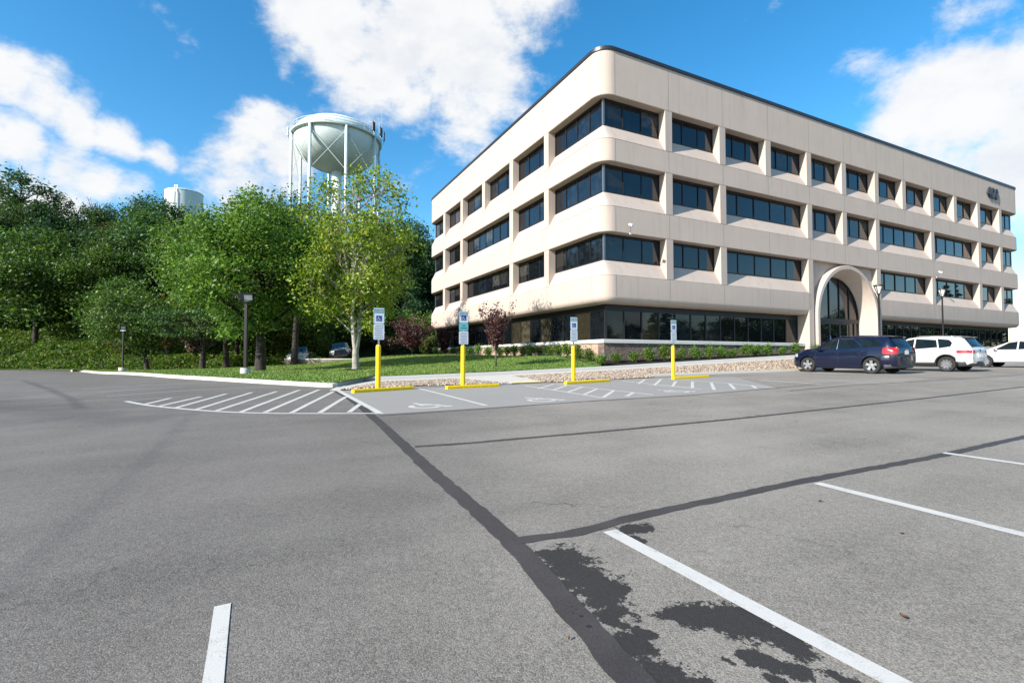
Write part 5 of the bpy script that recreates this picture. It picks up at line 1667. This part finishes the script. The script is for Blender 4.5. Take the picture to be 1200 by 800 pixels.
for i, (px, py, s, c, lab) in enumerate(((961, 588, .035, (.14, .065, .03), 'curled orange brown leaf on the asphalt near the middle stall line'), (1059, 724, .04, (.10, .05, .025), 'dark brown dead leaf on the asphalt right of the long white line'),
                                     (1057, 626, .025, (.16, .08, .04), 'small brown twig like leaf on the asphalt between two stall lines'), (667, 750, .02, (.18, .10, .05), 'tiny tan leaf beside the wide sealed seam'))):
    c_ = on(px, py); mb = MB(); m_ = plain('dead_leaf_%s' % 'abcd'[i], c, .7, 0, .2, 30)
    mb.grid([[(s * (k / 4 - .5), s * .32 * w_ * math.sin(math.pi * min(.97, max(.03, k / 4))), .004 + .010 * abs(w_) + .006 * (k / 4 - .5) ** 2 * 4) for k in range(5)] for w_ in (-1, 0, 1)], m_)
    o = mb.build('fallen_leaf', smooth=True); o.location = c_; o.rotation_euler = (0, 0, i * 1.3 + .4); tag(o, lab, 'leaf', 'dead leaves on the asphalt')

# --- clipped shrubs along the base walls
def shrub_mesh(seed, r, h, n):
    rs = np.random.RandomState(seed); C = []
    for k in range(16):
        t = rs.rand() * 6.28; c = np.array([math.cos(t) * r * .5 * rs.rand() ** .5, math.sin(t) * r * .5 * rs.rand() ** .5, h * rs.uniform(.3, .85)]); C.append(c + rs.randn(n // 16, 3) * np.array([r * .32, r * .32, h * .18]))
    C = np.concatenate(C); C = C[C[:, 2] > .02]
    return leaves_mesh('foliage', C, .085, [L_HEDGE, L_MID], rs, up=.4, mi=(rs.rand(len(C)) < .25).astype(int))


shr = [shrub_mesh(i, .36, .66, 800) for i in (1, 2, 3)]
twig = MB(); rr = random.Random(9)
for i in range(7): t = i * .9; twig.tube([(0, 0, -.05), (.1 * math.cos(t), .1 * math.sin(t), .25), (.2 * math.cos(t), .2 * math.sin(t), .5)], [.012, .009, .005], BARKG, 4)
tw = twig.build('stems'); twm = tw.data; bpy.data.objects.remove(tw)
ORD = ['first', 'second', 'third', 'fourth', 'fifth', 'sixth', 'seventh', 'eighth', 'ninth', 'tenth', 'eleventh', 'twelfth', 'thirteenth', 'fourteenth', 'fifteenth', 'sixteenth', 'seventeenth', 'eighteenth', 'nineteenth', 'twentieth']
rr = random.Random(17)


def shrub(X, Y, z, s, lab, grp):
    o = empty('shrub', (X, Y, z), rr.uniform(0, 6.28)); o.scale = (s * rr.uniform(.9, 1.15), s * rr.uniform(.9, 1.15), s * rr.uniform(.85, 1.15))
    link(rr.choice(shr), 'foliage', o); link(twm, 'stems', o); tag(o, lab, 'shrub', grp)


xsr = [722, 742, 761, 778, 798, 816, 831, 847, 859, 875, 887, 899, 917, 933, 956]
for i, px in enumerate(xsr):
    r = (px - 600) / FPX; D = -.45; u = (r * (CY + D * AX) - (CX - D * AY)) / (AX - r * AY); X, Y = xy(u, D)
    shrub(X, Y, zm(X, Y) - .03, 1.0 if i % 4 else .85, f'{ORD[i]} green shrub from the building corner along the split stone base', 'shrubs along the stone base')
shrub(*xy(-.9, -1.0), lawn_z(*xy(-.9, -1.0)) - .02, .8, 'low green shrub right at the rounded corner of the building', 'shrubs along the stone base')
xsl = [691, 678, 665, 654, 642, 632, 622, 613, 603, 594, 585, 572, 560, 549, 540, 531, 523, 516, 511]
for i, px in enumerate(xsl):
    r = (px - 600) / FPX; u = -.75; k = (CX + u * AX - r * (CY + u * AY)) / (AY + r * AX); X, Y = xy(u, k)
    shrub(X, Y, lawn_z(X, Y), 1.0, f'{ORD[i]} green shrub from the building corner along the tan base wall', 'shrubs along the tan base wall')

# --- conifers across the lot, seen mirrored in the ground floor glass
con = make_tree('conifer', 301, 11, .8, 3.0, .5, 5200, [L_DARK, L_PINE], BARKD, .2, 44, .30, shape='cone', clump=.5, mixp=.5, flat=.35)
rr = random.Random(44)
for i, (X, Y, s) in enumerate(((82, -14, 1.0), (86, -6, .8), (84, 3, 1.1), (88, 17, .9), (85, 28, 1.15), (90, 36, .95), (86, 47, 1.1), (90, 58, 1.2), (84, -30, 1.1), (93, 66, 1.0))):
    o = con if i == 0 else copy_tree(con); o.location = (X, Y, paved(min(X, 60), Y) - .1); o.rotation_euler = (0, 0, rr.random() * 6); o.scale = (s, s, s); tag(o, 'dark conifer across the lot, mirrored in the ground floor glass', 'tree', 'conifers mirrored in the glass')

for i, (X, Y, k, s) in enumerate(((96, -22, 1, 1.1), (98, -10, 0, 1.0), (97, 1, 1, 1.0), (99, 10, 2, 1.1), (97, 22, 0, 1.1), (98, 33, 1, 1.0), (96, 42, 2, 1.1), (99, 53, 0, 1.0), (97, 64, 1, 1.1), (98, -34, 2, 1.0), (101, 75, 0, 1.1))):  # out-of-view trees added to darken the reflections in the ground floor glass
    o = copy_tree(hill_kinds[k][1]); o.location = (X, Y, paved(60, Y) - .1); o.rotation_euler = (0, 0, i * 1.7); o.scale = (s * 1.3, s * 1.3, s); tag(o, 'broad leafy tree added across the lot to darken reflections in the ground floor glass', 'tree', 'broad trees added to darken the glass')

# ================================================================== SKY, SUN, CAMERA
SA, SE = R_(11.5), R_(29)
sh = Vector((-AX * math.cos(SA) + AY * math.sin(SA), -AY * math.cos(SA) - AX * math.sin(SA)))
sun_dir = Vector((sh.x * math.cos(SE), sh.y * math.cos(SE), math.sin(SE)))
w = bpy.data.worlds.new('World'); scn.world = w; w.use_nodes = True
nt = w.node_tree; q = NB(nt); bg = nt.nodes['Background']
sky = q.n('ShaderNodeTexSky'); sky.sky_type = 'NISHITA'; sky.sun_disc = False
sky.sun_elevation = SE; sky.sun_rotation = math.atan2(sh.x, sh.y) % (2 * math.pi); sky.air_density = 1.0; sky.dust_density = .35; sky.ozone_density = 2.2
dirn = q.vmath('NORMALIZE', q.n('ShaderNodeTexCoord').outputs['Generated'])
blobs = [(470, 45, 120, 1), (395, 30, 95, 1), (560, 60, 110, 1), (610, 0, 95, .95), (545, 150, 80, .62), (480, 130, 70, .8), (440, 100, 85, .95), (350, 10, 60, .9), (500, -60, 150, 1), (600, 110, 55, .7),
         (-30, 60, 60, .8), (10, 75, 55, .9), (55, 98, 54, .92), (100, 120, 54, .92), (150, 142, 48, .9), (195, 160, 42, .85), (-20, 140, 60, .85), (30, 150, 60, .92), (80, 168, 62, .95), (125, 190, 55, .9), (165, 205, 48, .8), (-40, 215, 90, .85), (30, 215, 70, .8), (90, 225, 60, .75), (230, 165, 30, .5),
         (300, 150, 70, .66), (280, 190, 85, .78), (330, 185, 70, .78), (255, 165, 50, .6), (250, 200, 40, .5), (225, 55, 40, .33), (300, 105, 40, .3),
         (1120, 130, 110, 1), (1180, 90, 110, 1), (1060, 130, 70, .85), (1200, 180, 110, 1), (1165, 5, 80, .62), (1090, 165, 80, .9), (1010, 60, 60, .42), (1035, 85, 55, .45), (1260, 120, 160, 1), (860, 10, 60, .38), (870, 95, 40, .28), (720, 65, 18, .45), (480, 215, 50, .5), (505, 190, 40, .45)]
warp = q.vmath('SCALE', q.vmath('SUBTRACT', q.noise(dirn, 3.2, 3, .6, out=1), (.5, .5, .5)), scale=.16)
dw = q.vmath('ADD', dirn, warp)
mask = None
for x, y, r, s in blobs:
    d = Vector(ray(x, y)).normalized(); rad = r / FPX * d.y * 1.15
    e = q.mapr(q.vmath('DISTANCE', dw, tuple(d), out=1), 0.0, rad * 1.25, s, 0.0, smooth=True)
    mask = e if mask is None else q.math('MAXIMUM', mask, e)
sp = q.n('ShaderNodeSeparateXYZ'); q.set(sp.inputs[0], dirn)
# looser broken cloud over the rest of the sky (behind the viewer and overhead)
rest = q.math('MULTIPLY', q.mapr(q.noise(dirn, 2.6, 2, .5), .52, .70, 0, .8, smooth=True), q.mapr(sp.outputs[1], -.45, -.7, 0, 1, smooth=True))
mask = q.math('MAXIMUM', mask, rest)
low = q.mapr(sp.outputs[2], .0, .20, .56, .1, smooth=True)
mask = q.math('MAXIMUM', mask, low)


def density(D):
    D = q.vmath('MULTIPLY', D, (1, 1, 1.6))
    f1 = q.noise(D, 6.5, 10, .62, .15); f2 = q.noise(D, 17, 6, .62)
    f = q.math('ADD', q.math('MULTIPLY', q.math('SUBTRACT', f1, .5), 1.75), q.math('MULTIPLY', q.math('SUBTRACT', f2, .5), .30))
    return q.math('ADD', mask, f)


den = density(dirn)
off = q.vmath('ADD', dirn, tuple(sun_dir * -.045 + Vector((0, 0, -.02))))
den2 = density(off)
alpha = q.mapr(den, .34, .82, 0, 1, smooth=True)
thick = q.mapr(q.math('ADD', q.math('MULTIPLY', den, .45), q.math('MULTIPLY', den2, .55)), .60, 1.28, 0, 1, smooth=True)
lit = q.mapr(q.math('SUBTRACT', den2, den), -.30, .30, 0, 1, smooth=True)
cl = q.mix(thick, (8.1, 8.4, 8.7), (4.9, 5.7, 6.7))
cl = q.mix(q.math('MULTIPLY', lit, .45), (8.9, 8.9, 8.9), cl)
hs = q.n('ShaderNodeHueSaturation'); hs.inputs['Saturation'].default_value = 1.36; hs.inputs['Value'].default_value = 2.2; hs.inputs['Hue'].default_value = .492; q.set(hs.inputs['Color'], sky.outputs[0])
q.set(bg.inputs[0], q.mix(q.math('MULTIPLY', alpha, .97), hs.outputs[0], cl))
bg.inputs[1].default_value = .062

sl = bpy.data.lights.new('sun', 'SUN'); sl.energy = 5.0; sl.angle = R_(.53); sl.color = (1.0, .945, .86)
so = bpy.data.objects.new('sun', sl); col.objects.link(so); so.rotation_euler = (-sun_dir).to_track_quat('-Z', 'Y').to_euler(); so.location = (-40, -40, 60)

cd = bpy.data.cameras.new('camera'); cam = bpy.data.objects.new('camera', cd); col.objects.link(cam); scn.camera = cam
cd.sensor_fit = 'HORIZONTAL'; cd.sensor_width = 36; cd.lens = FPX / 1200 * 36; cd.clip_end = 3000; cd.clip_start = .05
cam.location = (0, 0, CAMZ); cam.rotation_euler = (math.pi / 2 + PITCH, 0, 0)

scn.render.engine = 'CYCLES'
scn.cycles.max_bounces = 6; scn.cycles.transparent_max_bounces = 8; scn.cycles.use_denoising = True
scn.cycles.caustics_reflective = False; scn.cycles.caustics_refractive = False
vs = scn.view_settings; vs.view_transform = 'Standard'; vs.look = 'None'; vs.exposure = 0.84; vs.gamma = 1.0
